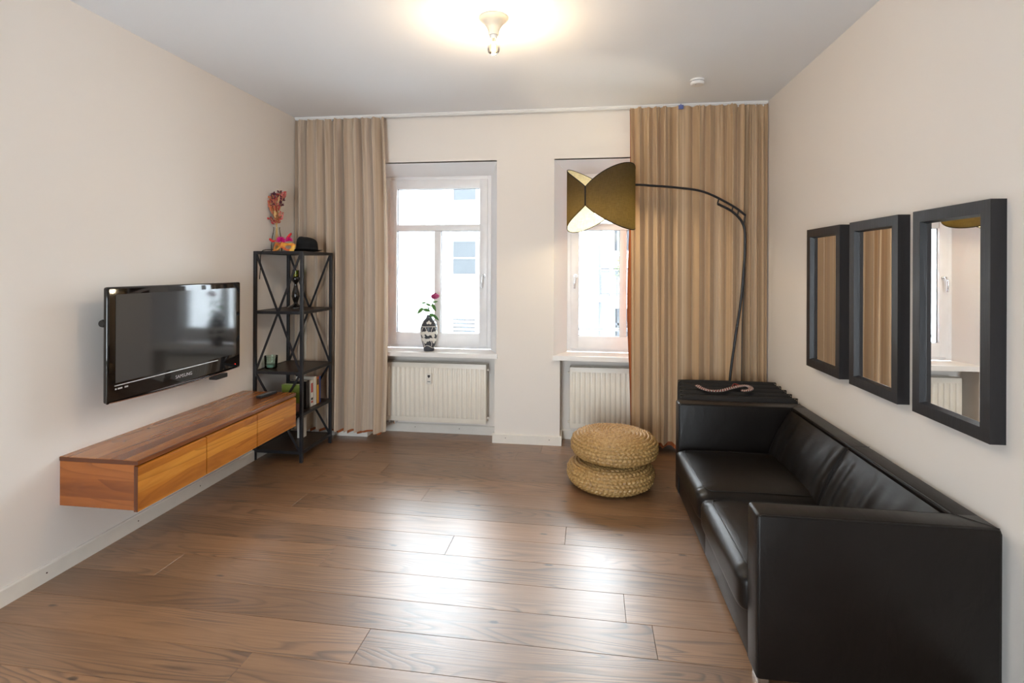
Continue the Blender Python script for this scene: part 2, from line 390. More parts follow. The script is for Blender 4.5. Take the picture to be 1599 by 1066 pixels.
# floor planks: 0.2133 m wide, laid nearly parallel to the window wall
PW, SL = 0.2133, -0.014
rowmesh = {}
def plank(x0, x1, yc):
    key = round(x1 - x0, 3)
    if key not in rowmesh:
        b = NB(); L = x1 - x0
        box(b, -L / 2 + .0007, L / 2 - .0007, -PW / 2 + .0009, PW / 2 - .0009, -.014, 0, .0008, 1)
        me = bpy.data.meshes.new('plank'); b.to_mesh(me); b.free(); me.materials.append(MAT['oak']); rowmesh[key] = me
    o = bpy.data.objects.new('plank', rowmesh[key]); COL.objects.link(o)
    xc = (x0 + x1) / 2
    o.location = (xc, yc + SL * (xc + 1.0), 0); o.rotation_euler = (0, 0, SL); child(o, floor)
known = {  # row index from the joint line y=2.0415 -> joints in x
    0: [-0.93], 4: [-0.76], 3: [-1.40], 6: [-1.93], -1: [-1.356], 1: [0.31], 2: [-2.2, 0.2], 5: [-0.1], 7: [-1.1, 1.0], 8: [-2.0, 0.3]}
rs = random.Random(11)
k0 = int((YR - 2.0415) / PW) - 1; k1 = int((YN - 2.0415) / PW) + 1
for k in range(k0, k1 + 1):
    yc = 2.0415 + (k + .5) * PW
    js = known.get(k)
    if js is None:
        a = XL + rs.choice((0.45, 0.8, 1.15, 1.5)); js = [a]
        while js[-1] + 1.9 < XR - .3: js.append(js[-1] + rs.choice((1.7, 1.9)))
    xs = [XL - .05] + js + [XR + .05]
    for a, b in zip(xs, xs[1:]): plank(round(a, 2), round(b, 2), yc)

# skirting boards
def screw(parent, loc, axis):
    b = NB(); rot = Matrix.Translation(loc) @ (Matrix.Rotation(PI / 2, 4, 'Y') if axis == 'x' else Matrix.Rotation(PI / 2, 4, 'X'))
    lathe(b, [(0.004, -.001), (0.004, .001)], 10, M_=rot); obj('screw', b, 'teak_dark', parent)
bm = NB(); prism(bm, [(XL, 0), (XL + .017, 0), (XL + .017, .078), (XL + .012, .085), (XL, .085)], 1, YR, YB)
bl = tag(obj('baseboard_left', bm, 'base'), 'white skirting board along the television wall', 'baseboard', kind='structure')
for y in (2.36, 2.92, 3.45, 1.8, 1.2): screw(bl, (XL + .0172, y, .045), 'x')
bm = NB(); prism(bm, [(XR, 0), (XR - .017, 0), (XR - .017, .078), (XR - .012, .085), (XR, .085)], 1, YR, YB)
tag(obj('baseboard_right', bm, 'base'), 'white skirting board along the sofa wall', 'baseboard', kind='structure')
def skirt_y(bm, x0, x1, y): prism(bm, [(y, 0), (y - .017, 0), (y - .017, .078), (y - .012, .085), (y, .085)], 0, x0, x1)
def skirt_x(bm, x, y0, y1, s): prism(bm, [(x, 0), (x + s * .017, 0), (x + s * .017, .078), (x + s * .012, .085), (x, .085)], 1, y0, y1)
bm = NB(); skirt_y(bm, W1['n'][1] - .017, W2['n'][0] + .017, YB); skirt_x(bm, W1['n'][1], YB, YN, -1); skirt_x(bm, W2['n'][0], YB, YN, 1)
skirt_y(bm, XL, W1['n'][0], YB); skirt_y(bm, W1['n'][0], W1['n'][1], YN); skirt_y(bm, W2['n'][0], W2['n'][1], YN); skirt_y(bm, W2['n'][1], XR, YB)
bb = tag(obj('baseboard_back', bm, 'base'), 'white skirting board around the window pier and radiator niches', 'baseboard', kind='structure')
for x in (-0.70, -0.30): screw(bb, (x, YB - .0172, .05), 'y')
for x in (-1.62, -1.18): screw(bb, (x, YN - .0172, .05), 'y')

# ------------------------------------------------------------------ windows
def window(name, W, label, handle_x, mull_side):
    t = thing(name, label, 'window', ((W['i'][0] + W['i'][1]) / 2, YW, ZS), kind='structure')
    a, b = W['i']; z0, z1 = 0.815, ZI; y0, y1 = YW - .005, YW + .065
    bm = NB(); fw = .042
    box(bm, a, a + fw, y0, y1, z0, z1, .003); box(bm, b - fw, b, y0, y1, z0, z1, .003)
    box(bm, a + fw, b - fw, y0, y1, z0, z0 + .038, .003); box(bm, a + fw, b - fw, y0, y1, z1 - fw, z1, .003)
    obj('window_frame', bm, 'pvc', t, 40)
    a2, b2, s0, s1 = a + fw - .008, b - fw + .008, z0 + .03, z1 - fw + .008
    ga, gb, g0, g1 = a + .108, b - .112, 0.965, 2.372
    ys0, ys1 = YW - .022, YW + .05
    bm = NB()
    box(bm, a2, ga, ys0, ys1, s0, s1, .005); box(bm, gb, b2, ys0, ys1, s0, s1, .005)
    box(bm, ga - .004, gb + .004, ys0, ys1, s0, g0, .005); box(bm, ga - .004, gb + .004, ys0, ys1, g1, s1, .005)
    sash = obj('sash', bm, 'pvc', t, 40)
    mx = (ga + gb) / 2 - .003
    bm = NB(); box(bm, ga, gb, ys0 + .004, ys1, 1.96, 2.022, .006); obj('transom', bm, 'pvc', t, 40)
    bm = NB(); box(bm, mx - .032, mx + .032, ys0 + .004, ys1, g0, 1.96, .006); obj('mullion', bm, 'pvc', t, 40)
    for (x0, x1, zz0, zz1) in ((ga, gb, 2.022, g1), (ga, mx - .032, g0, 1.96), (mx + .032, gb, g0, 1.96)):
        bm = NB(); box(bm, x0 - .004, x1 + .004, YW + .018, YW + .022, zz0 - .004, zz1 + .004); pn = obj('pane', bm, 'pane', t)
        bm = NB(); g = .004
        box(bm, x0, x0 + g, YW + .006, YW + .018, zz0, zz1); box(bm, x1 - g, x1, YW + .006, YW + .018, zz0, zz1)
        box(bm, x0, x1, YW + .006, YW + .018, zz0, zz0 + g); box(bm, x0, x1, YW + .006, YW + .018, zz1 - g, zz1)
        obj('gasket', bm, 'gasket', pn)
    bm = NB(); hz = 1.53
    lathe(bm, [(.001, 0), (.016, 0), (.016, .01), (.001, .01)], 16, M_=Matrix.Translation((handle_x, ys0, hz)) @ Matrix.Rotation(PI / 2, 4, 'X'))
    tube(bm, smoothpath([(handle_x, ys0 - .008, hz), (handle_x, ys0 - .038, hz + .004), (handle_x - .004, ys0 - .050, hz - .012), (handle_x - .010, ys0 - .050, hz - .06), (handle_x - .012, ys0 - .043, hz - .118)], 6), [.008] * 18 + [.009] * 7, 10)
    obj('handle', bm, 'chrome', t, 50)
    bm = NB(); prism(bm, [(W['o'][0] - .005, YB - .03), (W['o'][1] + .012, YB - .03), (W['o'][1] + .012, YB), (W['o'][1], YB), (W['i'][1], YW), (W['i'][0], YW), (W['o'][0], YB), (W['o'][0] - .005, YB)], 2, ZS, .812)
    obj('window_sill', bm, 'sill', t)
    bm = NB(); box(bm, a - .05, b + .05, WT - .04, WT + .07, .78, .80, .002); obj('outer_sill', bm, 'chrome', t)
    return t
window('window_1', W1, 'white framed window with three panes above the wide radiator', -0.952, 1)
win2 = window('window_2', W2, 'white framed window half behind the lamp shade and the long curtain', -0.072, 1)

# guard bar outside the right window
gb_ = thing('guard_rail', 'horizontal grey metal guard bar outside the window behind the lamp', 'railing', (0.37, 5.27, 1.0))
bm = NB(); tube(bm, [(-0.16, 5.27, 1.005), (0.92, 5.27, 1.005)], .016, 10); obj('bar', bm, plain('zinc_bar', (.20, .22, .24), .4, .3), gb_, 50)
for x in (-0.15, 0.91):
    bm = NB(); box(bm, x - .02, x + .02, 5.195, 5.275, .985, 1.025, .003); obj('bracket', bm, 'steel', gb_)

# ------------------------------------------------------------------ radiators
def radiator(label, x0, x1, meter_x, valve_x):
    t = thing('radiator', label, 'radiator', ((x0 + x1) / 2, 4.93, .13))
    z0, z1, yf = .14, .70, 4.882
    bm = NB(); box(bm, x0, x1, yf, yf + .012, z0, z1, .005, 3)
    n = int(round((x1 - x0 - .03) / .0455)); p = (x1 - x0 - .03) / n
    for k in range(n):
        xc = x0 + .015 + p * (k + .5)
        ws, zz0, zz1 = p * .36, z0 + .045, z1 - .045
        # raised flute with tapered ends
        prof = [(-ws, 0), (-ws * .62, -.0075), (ws * .62, -.0075), (ws, 0)]
        V = []
        for (z, h) in ((zz0, 0.0), (zz0 + .012, 1.0), (zz1 - .012, 1.0), (zz1, 0.0)):
            V.append([bm.verts.new((xc + q[0], yf + q[1] * h - .0004, z)) for q in prof])
        for A, B in zip(V, V[1:]):
            for i in range(3): bm.faces.new((A[i], A[i + 1], B[i + 1], B[i]))
    obj('front_panel', bm, 'rad', t, 35)
    bm = NB(); box(bm, x0 + .012, x1 - .012, yf + .07, yf + .082, z0 + .01, z1 - .005, .003); obj('rear_panel', bm, 'rad', t, 40)
    bm = NB(); k = x0 + .02
    while k < x1 - .02:
        box(bm, k, k + .0035, yf + .014, yf + .07, z1 - .02, z1 - .003); k += .0125
    box(bm, x0 + .004, x1 - .004, yf + .010, yf + .016, z1 - .022, z1); box(bm, x0 + .004, x1 - .004, yf + .068, yf + .084, z1 - .022, z1)
    obj('top_grille', bm, 'rad', t)
    for x in (x0 + .001, x1 - .004):
        bm = NB(); box(bm, x, x + .003, yf + .006, yf + .084, z0 + .03, z1 - .002); obj('side_cover', bm, 'rad', t)
    for z in (z0 + .05, z1 - .06):
        bm = NB(); s = 1 if valve_x > (x0 + x1) / 2 else -1
        tube(bm, [(valve_x - s * .012, yf + .045, z), (valve_x + s * .02, yf + .045, z)], .011, 10); obj('plug', bm, 'rad', t, 50)
    bm = NB(); tube(bm, smoothpath([(x0 + .12, yf + .05, z0 + .01), (x0 + .12, yf + .05, z0 - .03), (x0 + .10, yf + .09, z0 - .045), (x0 + .10, YN, z0 - .045)], 4), .008, 8)
    tube(bm, smoothpath([(x0 + .17, yf + .05, z0 + .01), (x0 + .17, yf + .05, z0 - .03), (x0 + .17, yf + .09, z0 - .045), (x0 + .17, YN, z0 - .045)], 4), .008, 8)
    obj('pipe', bm, 'chrome', t, 50)
    if meter_x:
        bm = NB(); box(bm, meter_x - .025, meter_x + .025, yf - .030, yf - .006, .505, .605, .005, 2); mt = obj('heat_meter', bm, 'meter', t, 40)
        bm = NB(); prism(bm, [(meter_x - .012, .592), (meter_x + .012, .592), (meter_x + .012, .577), (meter_x, .562), (meter_x - .012, .577)], 1, yf - .0315, yf - .0295)
        obj('shield_mark', bm, 'black', mt)
        bm = NB(); box(bm, meter_x - .014, meter_x + .014, yf - .031, yf - .029, .526, .534); obj('display', bm, 'gasket', mt)
    for x in (x0 + .15, x1 - .15):
        bm = NB(); box(bm, x - .02, x + .02, yf + .08, YN, z0 + .08, z1 - .1); obj('wall_bracket', bm, 'rad', t)
    return t
radiator('wide cream panel radiator with a heat meter under the left window', -1.975, -0.895, -1.437, -0.895)
radiator('cream panel radiator behind the stacked woven poufs', -0.12, 0.86, None, -0.12)

# ------------------------------------------------------------------ curtain rail
rail = thing('curtain_rail', 'long white ceiling curtain rail above the windows', 'curtain rail', ((XL + XR) / 2, 4.72, 3.0))
bm = NB(); box(bm, XL + .005, XR - .005, 4.695, 4.745, ZC - .014, ZC, .002); obj('track', bm, 'rail', rail)
bm = NB(); box(bm, XL + .005, XR - .005, 4.705, 4.712, ZC - .024, ZC - .013); box(bm, XL + .005, XR - .005, 4.728, 4.735, ZC - .024, ZC - .013); obj('groove_lip', bm, 'rail', rail)

def curtain(label, mat, xt, xb, zb, seed, folds, amp, lining_edge=None, rows=44, cols=330, yb=4.70, lin_drop=.045, spread=None):
    rd = random.Random(seed)
    W = (xt[1] - xt[0])
    t = thing('curtain', label, 'curtain', ((xt[0] + xt[1]) / 2, 4.72, zb), 'striped curtains on the ceiling rail')
    j1 = [(rd.uniform(.5, 3.2), rd.uniform(0, 6.28), rd.uniform(.2, .55)) for _ in range(4)]
    j2 = [(rd.uniform(.5, 3.2), rd.uniform(0, 6.28), rd.uniform(.25, .6)) for _ in range(4)]
    am = [(rd.uniform(1, 6), rd.uniform(0, 6.28)) for _ in range(3)]
    def ph(s, n, jj): return 2 * PI * (n * s) + sum(a * 2.2 * math.sin(2 * PI * f * s + p) for f, p, a in jj)
    def P(s, v, dy=0.0, drop=0.0, k=1.0):
        z = zb - drop + (ZC - .0255 - zb + drop) * v
        t_ = min(1, max(0, 1 - v))
        low = t_ ** .7
        a1 = ph(s, folds, j1); a2 = ph(s, folds * .62, j2)
        mod = .72 + .32 * sum(math.sin(2 * PI * f * s + p) for f, p in am) / 3 * 1.6
        w1 = 1 - .45 * low; w2 = .50 * low + .08
        rd1 = 1 - 2 * abs(math.sin(a1 / 2)) ** .75; rd2 = 1 - 2 * abs(math.sin(a2 / 2)) ** .9
        y = k * amp * mod * (w1 * rd1 + w2 * rd2)
        lat = .010 * w1 * math.sin(a1 + .6) + .016 * w2 * math.sin(a2 + .4)
        head = max(0.0, 1 - (ZC - z) / .14)
        y *= (1 - .55 * head); y += .013 * head * math.sin(a1 * 2.7 + seed) + .006 * math.sin(a1 * 3.1 + 4 * v) * max(0, 1 - (ZC - z) / .5)
        e = 1.0
        x0 = xt[0] + (xb[0] - xt[0]) * low; x1 = xt[1] + (xb[1] - xt[1]) * low
        if spread: x1 += spread(v)
        x = x0 + (x1 - x0) * s + lat * min(1, min(s, 1 - s) * 12)
        x = max(XL + .004, min(XR - .004, x))
        hem = .010 * math.sin(a2 + 1.0) * low
        return Vector((x, yb + y + dy, z + hem * (1 - v)))
    bm = NB(); V = gridmesh(bm, lambda s, v: P(s, v), cols, rows)
    uvl = bm.loops.layers.uv.new('UVMap')
    idx = {}
    for j, row in enumerate(V):
        for i, vv in enumerate(row): idx[vv] = (i / (cols - 1) * W * 2.1, j / (rows - 1))
    for f in bm.faces:
        for l in f.loops: l[uvl].uv = idx[l.vert]
    obj('cloth', bm, mat, t, 180)
    bm = NB(); ex = lining_edge or (lambda v: (0, 0))
    def PL(s, v):
        p = P(s, v, .018 + .5 * amp, lin_drop, .5); e = ex(v)
        p.x += e[0] * max(0, 1 - s * 14) + e[1] * max(0, 1 - (1 - s) * 14)
        p.x = max(XL + .004, min(XR - .004, p.x)); return p
    gridmesh(bm, PL, cols, rows); obj('lining', bm, 'lining', t, 180)
    # header tape with hooks
    n = int(folds * 1.2)
    for k in range(n):
        s = (k + .5) / n; p = P(s, 1.0); bm = NB(); box(bm, p.x - .004, p.x + .004, 4.714, 4.726, ZC - .040, ZC - .0245); obj('hook', bm, 'rail', t)
    return t
curtain('pale beige striped curtain hanging behind the black shelf unit', 'curtain', (XL + .006, -1.83), (XL + .02, -1.80), .085, 3, 9.5, .060, lining_edge=lambda v: (0, -.06), rows=44, lin_drop=.03,
        spread=lambda v: .03 * math.sin(PI * min(1, (1 - v) * 1.0)) , yb=4.712)
curtain('long gold striped curtain behind the arc lamp, covering the right window', 'curtain2', (.395, 1.335), (.415, 1.325), .105, 12, 9.5, .056,
        lining_edge=lambda v: (-.030 * math.exp(-((v - .42) / .22) ** 2), 0), yb=4.695)
curtain('narrow striped curtain panel in the corner beside the sofa wall', 'curtain2', (1.348, XR - .006), (1.345, XR - .006), .105, 21, 2.6, .042, cols=110, yb=4.715)
bm = NB(); box(bm, .795, .835, 4.655, 4.668, 2.955, 2.99, .003); box(bm, .812, .818, 4.66, 4.70, 2.985, 3.0)
tag(obj('curtain_clip', bm, plain('blue_plastic', (.12, .16, .42), .4)), 'small blue clip at the top of the gold striped curtain', 'clip')

# ------------------------------------------------------------------ floating sideboard
sb = thing('floating_sideboard', 'long orange-brown wooden floating sideboard with three drawers under the television', 'sideboard', (-2.48, 3.2, .345))
cx0, cx1, cy0, cy1, cz0, cz1 = XL, -2.254, 2.44, 3.948, .345, .607
bm = NB(); box(bm, cx0, cx1, cy0, cy1, cz1 - .024, cz1, .002); obj('top', bm, 'teak_top', sb)
for y in (cy0, cy1 - .022):
    bm = NB(); box(bm, cx0, cx1 - .021, y + .001, y + .021, cz0 + .006, cz1 - .0245, .001); obj('end_panel', bm, 'teak_end', sb)
bm = NB(); box(bm, cx0, cx1 - .022, cy0 + .022, cy1 - .022, cz0 + .006, cz0 + .024); obj('bottom_panel', bm, 'teak_end', sb)
bm = NB(); box(bm, cx0, cx1 - .03, cy0 + .022, cy1 - .022, cz0 + .024, cz1 - .026); obj('carcass', bm, 'teak_dark', sb)
bm = NB(); box(bm, cx0, cx0 + .03, cy0 + .08, cy1 - .08, cz0 - .014, cz0 + .006); obj('wall_batten', bm, 'teak_dark', sb)
dl = (cy1 - cy0) / 3
for k in range(3):
    a = cy0 + dl * k + (.004 if k else 0.001); b = cy0 + dl * (k + 1) - (.004 if k < 2 else 0)
    bm = NB()
    # drawer front with an angled finger grip along the upper edge
    prism(bm, [(cx1 - .022, cz0), (cx1, cz0), (cx1, cz1 - .041), (cx1 - .012, cz1 - .033), (cx1 - .022, cz1 - .033)], 1, a, b)
    obj('drawer_front', bm, 'teak_front', sb)

bm = NB(); box(bm, cx1 - .0215, cx1 - .0005, cy0 - .0012, cy0 + .0009, cz0, cz1 - .030); obj('edge_lipping', bm, 'teak_lip', sb)
bm = NB(); box(bm, cx0, cx1 - .0005, cy0 - .0012, cy0 + .0001, cz1 - .022, cz1 - .002); obj('edge_lipping', bm, 'teak_lip', sb)

# remote control
rc = thing('remote_control', 'black remote control lying on the wooden sideboard', 'remote control', (-2.418, 3.815, .607))
RM = Matrix.Translation((-2.418, 3.815, .607)) @ Matrix.Rotation(-.12, 4, 'Z')
bm = NB(); box(bm, -.024, .024, -.092, .092, .0, .019, .006, 2, RM); obj('body', bm, 'black', rc, 40)
for j in range(9):
    for i in range(3):
        bm = NB(); box(bm, -.016 + i * .0125, -.0075 + i * .0125, -.078 + j * .018, -.068 + j * .018, .0185, .0212, .001, 1, RM)
        obj('button', bm, 'gasket', rc)

# ------------------------------------------------------------------ television
tv = thing('television', 'wall-mounted black flat television with glossy screen above the sideboard', 'television', (-2.6, 3.127, .85))
ty0, ty1, tz0, tz1, tx = 2.562, 3.69, .852, 1.488, -2.55
bm = NB()
def ring_yz(bm, x, a, b, c, d): return [bm.verts.new((x, y, z)) for y, z in ((a, c), (b, c), (b, d), (a, d))]
box(bm, tx - .035, tx - .004, ty0, ty1, tz0, tz1, .012, 3); obj('bezel', bm, 'tv', tv, 40)
bm = NB(); box(bm, tx - .075, tx - .033, ty0 + .10, ty1 - .06, tz0 + .06, tz1 - .05, .02, 3); obj('rear_casing', bm, 'tvback', tv, 40)
bm = NB(); box(bm, tx - .006, tx - .0025, ty0 + .05, ty1 - .05, tz0 + .105, tz1 - .042); obj('screen', bm, 'screen', tv)
bm = NB(); box(bm, tx - .006, tx - .001, ty0 + .045, ty1 - .25, tz0 + .088, tz0 + .093, .001); obj('trim_line', bm, 'silver', tv)
bm = NB()
gridmesh(bm, lambda s, v: Vector((tx - .030 + .032 * v, ty0 + .01 + (ty1 - ty0 - .02) * s, tz0 + .006 - .014 * math.sin(PI * s) - .010 * math.sin(PI * v))), 30, 6)
obj('chrome_lip', bm, 'chrome', tv, 60)
TM = Matrix(((0, 0, 1, tx - .0025), (1, 0, 0, 0), (0, 1, 0, 0), (0, 0, 0, 1)))
def TT(y, z): m = TM.copy(); m[1][3] = y; m[2][3] = z; return m
text_mesh('logo', 'SAMSUNG', .030, 'silver', tv, TT(3.12, tz0 + .040) @ Matrix.Diagonal((1.05, 1, 1, 1)))
bm = NB()
for (a, b) in ((0, .010), (.018, .046), (.062, .084)): box(bm, tx - .0045, tx - .002, 2.61 + a, 2.61 + b, tz0 + .068, tz0 + .076)
o_ = obj('format_mark', bm, 'silver', tv); o_['kind'] = 'stuff'
bm = NB(); lathe(bm, [(.003, 0), (.003, .002)], 10, M_=Matrix.Translation((tx - .0045, 3.63, tz0 + .03)) @ Matrix.Rotation(PI / 2, 4, 'Y')); obj('standby_light', bm, emission('red_led', (1, .03, .02), 2.0), tv)
bm = NB(); lathe(bm, [(.018, -.012), (.022, 0), (.018, .012)], 20, M_=Matrix.Translation((tx - .038, ty0 + .008, 1.29)) @ Matrix.Rotation(PI / 2, 4, 'X')); obj('side_knob', bm, 'tvback', tv, 40)
bm = NB(); box(bm, XL, tx - .07, 2.95, 3.3, 1.02, 1.32, .004); obj('wall_mount', bm, 'steel', tv)
bm = NB(); tube(bm, smoothpath([(tx - .06, ty1 - .03, 1.29), (tx - .06, ty1 + .03, 1.28), (tx - .07, ty1 + .035, 1.268), (tx - .07, ty1 - .02, 1.262)], 5), .003, 6); obj('cable', bm, 'black', tv, 60)
bm = NB(); box(bm, -2.66, -2.60, 3.49, 3.61, .79, .822, .003); dg = obj('receiver_stick', bm, 'tvback', tv, 40)
bm = NB(); box(bm, -2.655, -2.605, 3.609, 3.622, .794, .818, .002); obj('stick_end', bm, 'silver', dg)
bm = NB(); tube(bm, [(-2.62, 3.55, .82), (-2.62, 3.55, .87)], .004, 6); obj('cord', bm, 'black', dg)

# ------------------------------------------------------------------ shelf unit
sh = thing('shelf_unit', 'tall black metal shelf unit with crossed braces in the corner by the curtain', 'shelf', (-2.493, 4.34, 0))
sx0, sx1, sy0, sy1 = -2.70, -2.286, 4.09, 4.59; pr = .0125
LV = [1.733, 1.238, .742, .402, .092]
for x in (sx0, sx1):
    for y in (sy0, sy1):
        bm = NB(); box(bm, x - pr, x + pr, y - pr, y + pr, 0, 1.733, .0015); obj('post', bm, 'steel', sh)
for z in LV:
    bm = NB(); box(bm, sx0 + pr, sx1 - pr, sy0 + .004, sy1 - .004, z - .018, z - .002, .001); shf = obj('shelf_board', bm, 'shelfwood', sh)
    bm = NB()
    box(bm, sx0 + pr, sx1 - pr, sy0 - pr, sy0 + pr * .6, z - .024, z, .001); box(bm, sx0 + pr, sx1 - pr, sy1 - pr * .6, sy1 + pr, z - .024, z, .001)
    box(bm, sx0 - pr, sx0 + pr * .6, sy0 + pr, sy1 - pr, z - .024, z, .001); box(bm, sx1 - pr * .6, sx1 + pr, sy0 + pr, sy1 - pr, z - .024, z, .001)
    obj('shelf_rim', bm, 'steel', shf)
for y in (sy0 - .004, sy1 + .004):
    for (zt, zb_) in ((LV[0] - .024, LV[2]), (LV[2] - .024, LV[4])):
        for (xa, xb_) in ((sx0 + .012, sx1 - .012), (sx1 - .012, sx0 + .012)):
            bm = NB(); A = Vector((xa, y, zt)); B = Vector((xb_, y, zb_)); d = (B - A); L = d.length
            ang = math.atan2(d.x, d.z)
            Mx = Matrix.Translation((A + B) / 2) @ Matrix.Rotation(ang, 4, 'Y')
            box(bm, -.0085, .0085, -.004, .004, -L / 2, L / 2, 0, 1, Mx); obj('cross_brace', bm, 'steel', sh)

# dried flowers in a glass vase
dv = thing('dried_flower_vase', 'clear glass vase of dried orange and red flowers on the black shelf unit', 'vase', (-2.655, 4.32, 1.733))
bx, by, bz = -2.652, 4.32, 1.7335
bm = NB(); lathe(bm, [(.040, 0), (.046, .008), (.046, .06), (.040, .12), (.030, .17), (.026, .20), (.028, .215), (.025, .215), (.023, .20), (.027, .168), (.037, .118), (.043, .06), (.043, .01), (.001, .008)], 24, (bx, by, bz)); obj('glass', bm, 'glass_clear', dv, 60)
rs = random.Random(5)
stemm = plain('straw_stem', (.55, .33, .12), .7)
petal = [plain('dried_rust', (.52, .16, .07), .8), plain('dried_crimson', (.42, .05, .05), .8), plain('dried_plum', (.10, .02, .04), .8), plain('dried_wheat', (.66, .42, .18), .8), plain('dried_pink', (.60, .16, .14), .8)]
for k in range(30):
    a = rs.uniform(0, 6.28); sp = rs.uniform(.006, .080); h = rs.uniform(.28, .52)
    tip = Vector((max(XL + .012, bx + math.cos(a) * sp), by + math.sin(a) * sp * .8, bz + h))
    base = Vector((bx + rs.uniform(-.016, .016), by + rs.uniform(-.016, .016), bz + .012))
    mid = Vector((bx - math.cos(a) * .006, by, bz + .2))
    pts = smoothpath([base, mid, tip], 4)
    bm = NB(); tube(bm, pts, .0022, 5); st = obj('stem', bm, stemm, dv, 60)
    kind = k % 5; bm = NB(); d = (tip - mid).normalized()
    Mh = Matrix.Translation(tip) @ d.to_track_quat('Z', 'Y').to_matrix().to_4x4()
    if kind == 3: lathe(bm, [(.001, -.03), (.009, -.02), (.012, 0), (.009, .022), (.001, .04)], 8, M_=Mh)
    else:
        for q in range(18):
            aa = rs.uniform(0, 6.28); rr_ = rs.uniform(.006, .020); zz = rs.uniform(-.05, .012)
            c = Vector((math.cos(aa) * rr_, math.sin(aa) * rr_, zz)); s_ = rs.uniform(.008, .015)
            R_ = Mh @ Matrix.Translation(c) @ Matrix.Rotation(aa, 4, 'Z') @ Matrix.Rotation(rs.uniform(.3, 1.2), 4, 'Y')
            pv = [bm.verts.new(R_ @ Vector(p)) for p in ((0, 0, -s_), (s_ * .7, .002, 0), (0, 0, s_ * 1.3), (-s_ * .7, .002, 0), (0, .006, 0))]
            for tr in ((0, 1, 4), (1, 2, 4), (2, 3, 4), (3, 0, 4), (0, 3, 2, 1)): bm.faces.new([pv[i] for i in tr])
    obj('flower_head', bm, petal[kind], st, 40)

# carnival mask with feathers
mk = thing('carnival_mask', 'orange and gold half mask with magenta feathers on the black shelf unit', 'mask', (-2.518, 4.165, 1.733))
bm = NB()
mcx, mcy, mz = -2.518, 4.165, 1.7345
def maskpt(s, v):
    a = (s - .5) * 2.3
    x = mcx + .098 * math.sin(a) / math.sin(1.15); y = mcy + .055 * (1 - math.cos(a))
    top = .070 - .012 * (2 * s - 1) ** 2 + .006 * math.sin(3 * PI * s) ** 2; bot = .030 * math.exp(-((s - .5) / .12) ** 2) * .9 + .002
    return Vector((x, y - .018 * v * math.exp(-((s - .5) / .1) ** 2) + .03 * v, mz + bot + (top - bot) * v))
V = gridmesh(bm, maskpt, 41, 17)
def inhole(f):
    c = [0, 0]
    for vv in f.verts:
        for j, row in enumerate(V):
            if vv in row: c[0] += row.index(vv) / 40 / 4; c[1] += j / 16 / 4; break
    return any(((c[0] - h) / .11) ** 2 + ((c[1] - .48) / .24) ** 2 < 1 for h in (.27, .73))
dead = [f for f in bm.faces if inhole(f)]
bmesh.ops.delete(bm, geom=dead, context='FACES')
bmesh.ops.solidify(bm, geom=bm.faces[:], thickness=.003)
t = NT('mask_paint'); v = t.coord(); cM = t.ramp(t.noise(v, 22, 2), [(0.40, (.55, .10, .02)), (.52, (.75, .30, .03)), (.62, (.82, .50, .08))]); t.pbr(cM, .35)
mf = obj('mask_face', bm, t.m, mk, 60)
def feathers(name, c, n, r, mat, seed, flat=1.0, lean=0.0):
    q = random.Random(seed); bm = NB()
    for k in range(n):
        a = q.uniform(0, 2 * PI); e = q.uniform(-.15, 1.35); L = r * q.uniform(.6, 1.1)
        d = Vector((math.cos(a) * math.cos(e) + lean, math.sin(a) * math.cos(e) * .6, math.sin(e))).normalized()
        sd = d.cross(Vector((q.uniform(-1, 1), q.uniform(-1, 1), q.uniform(-1, 1)))).normalized() * .0035 * flat
        p0 = Vector(c); pm = p0 + d * L * .55; p1 = p0 + d * L - Vector((0, 0, L * .15))
        vs = [bm.verts.new(p) for p in (p0 - sd * .4, p0 + sd * .4, pm + sd, p1, pm - sd)]
        bm.faces.new((vs[0], vs[1], vs[2], vs[4])); bm.faces.new((vs[4], vs[2], vs[3]))
    o = obj(name, bm, mat, mk); return o
mag = plain('magenta_feather', (.72, .01, .26), .7); redf = plain('red_feather', (.62, .02, .02), .7)
feathers('magenta_plume', (mcx - .015, mcy + .02, mz + .085), 150, .052, mag, 1); feathers('magenta_plume', (mcx + .06, mcy + .02, mz + .090), 110, .042, mag, 2)
for (a, b, c_, d_) in (((.04, .09), (.055, .12), (.08, .145), (.085, .146)), ((-.06, .09), (-.085, .085), (-.105, .10), (-.115, .105))):
    bm = NB(); pts = smoothpath([(mcx + p[0], mcy + .015, mz + p[1]) for p in (a, b, c_, d_)], 5)
    tube(bm, pts, [.004 + .007 * math.sin(PI * i / (len(pts) - 1)) for i in range(len(pts))], 6); obj('red_feather', bm, redf, mk, 60)
bm = NB(); tube(bm, smoothpath([(-2.60, 4.21, 1.75), (-2.625, 4.09, 1.74), (-2.640, 4.070, 1.70), (-2.640, 4.069, 1.60), (-2.648, 4.069, 1.50)], 6), .0035, 6); obj('ribbon', bm, 'fabric_black', mk, 60)

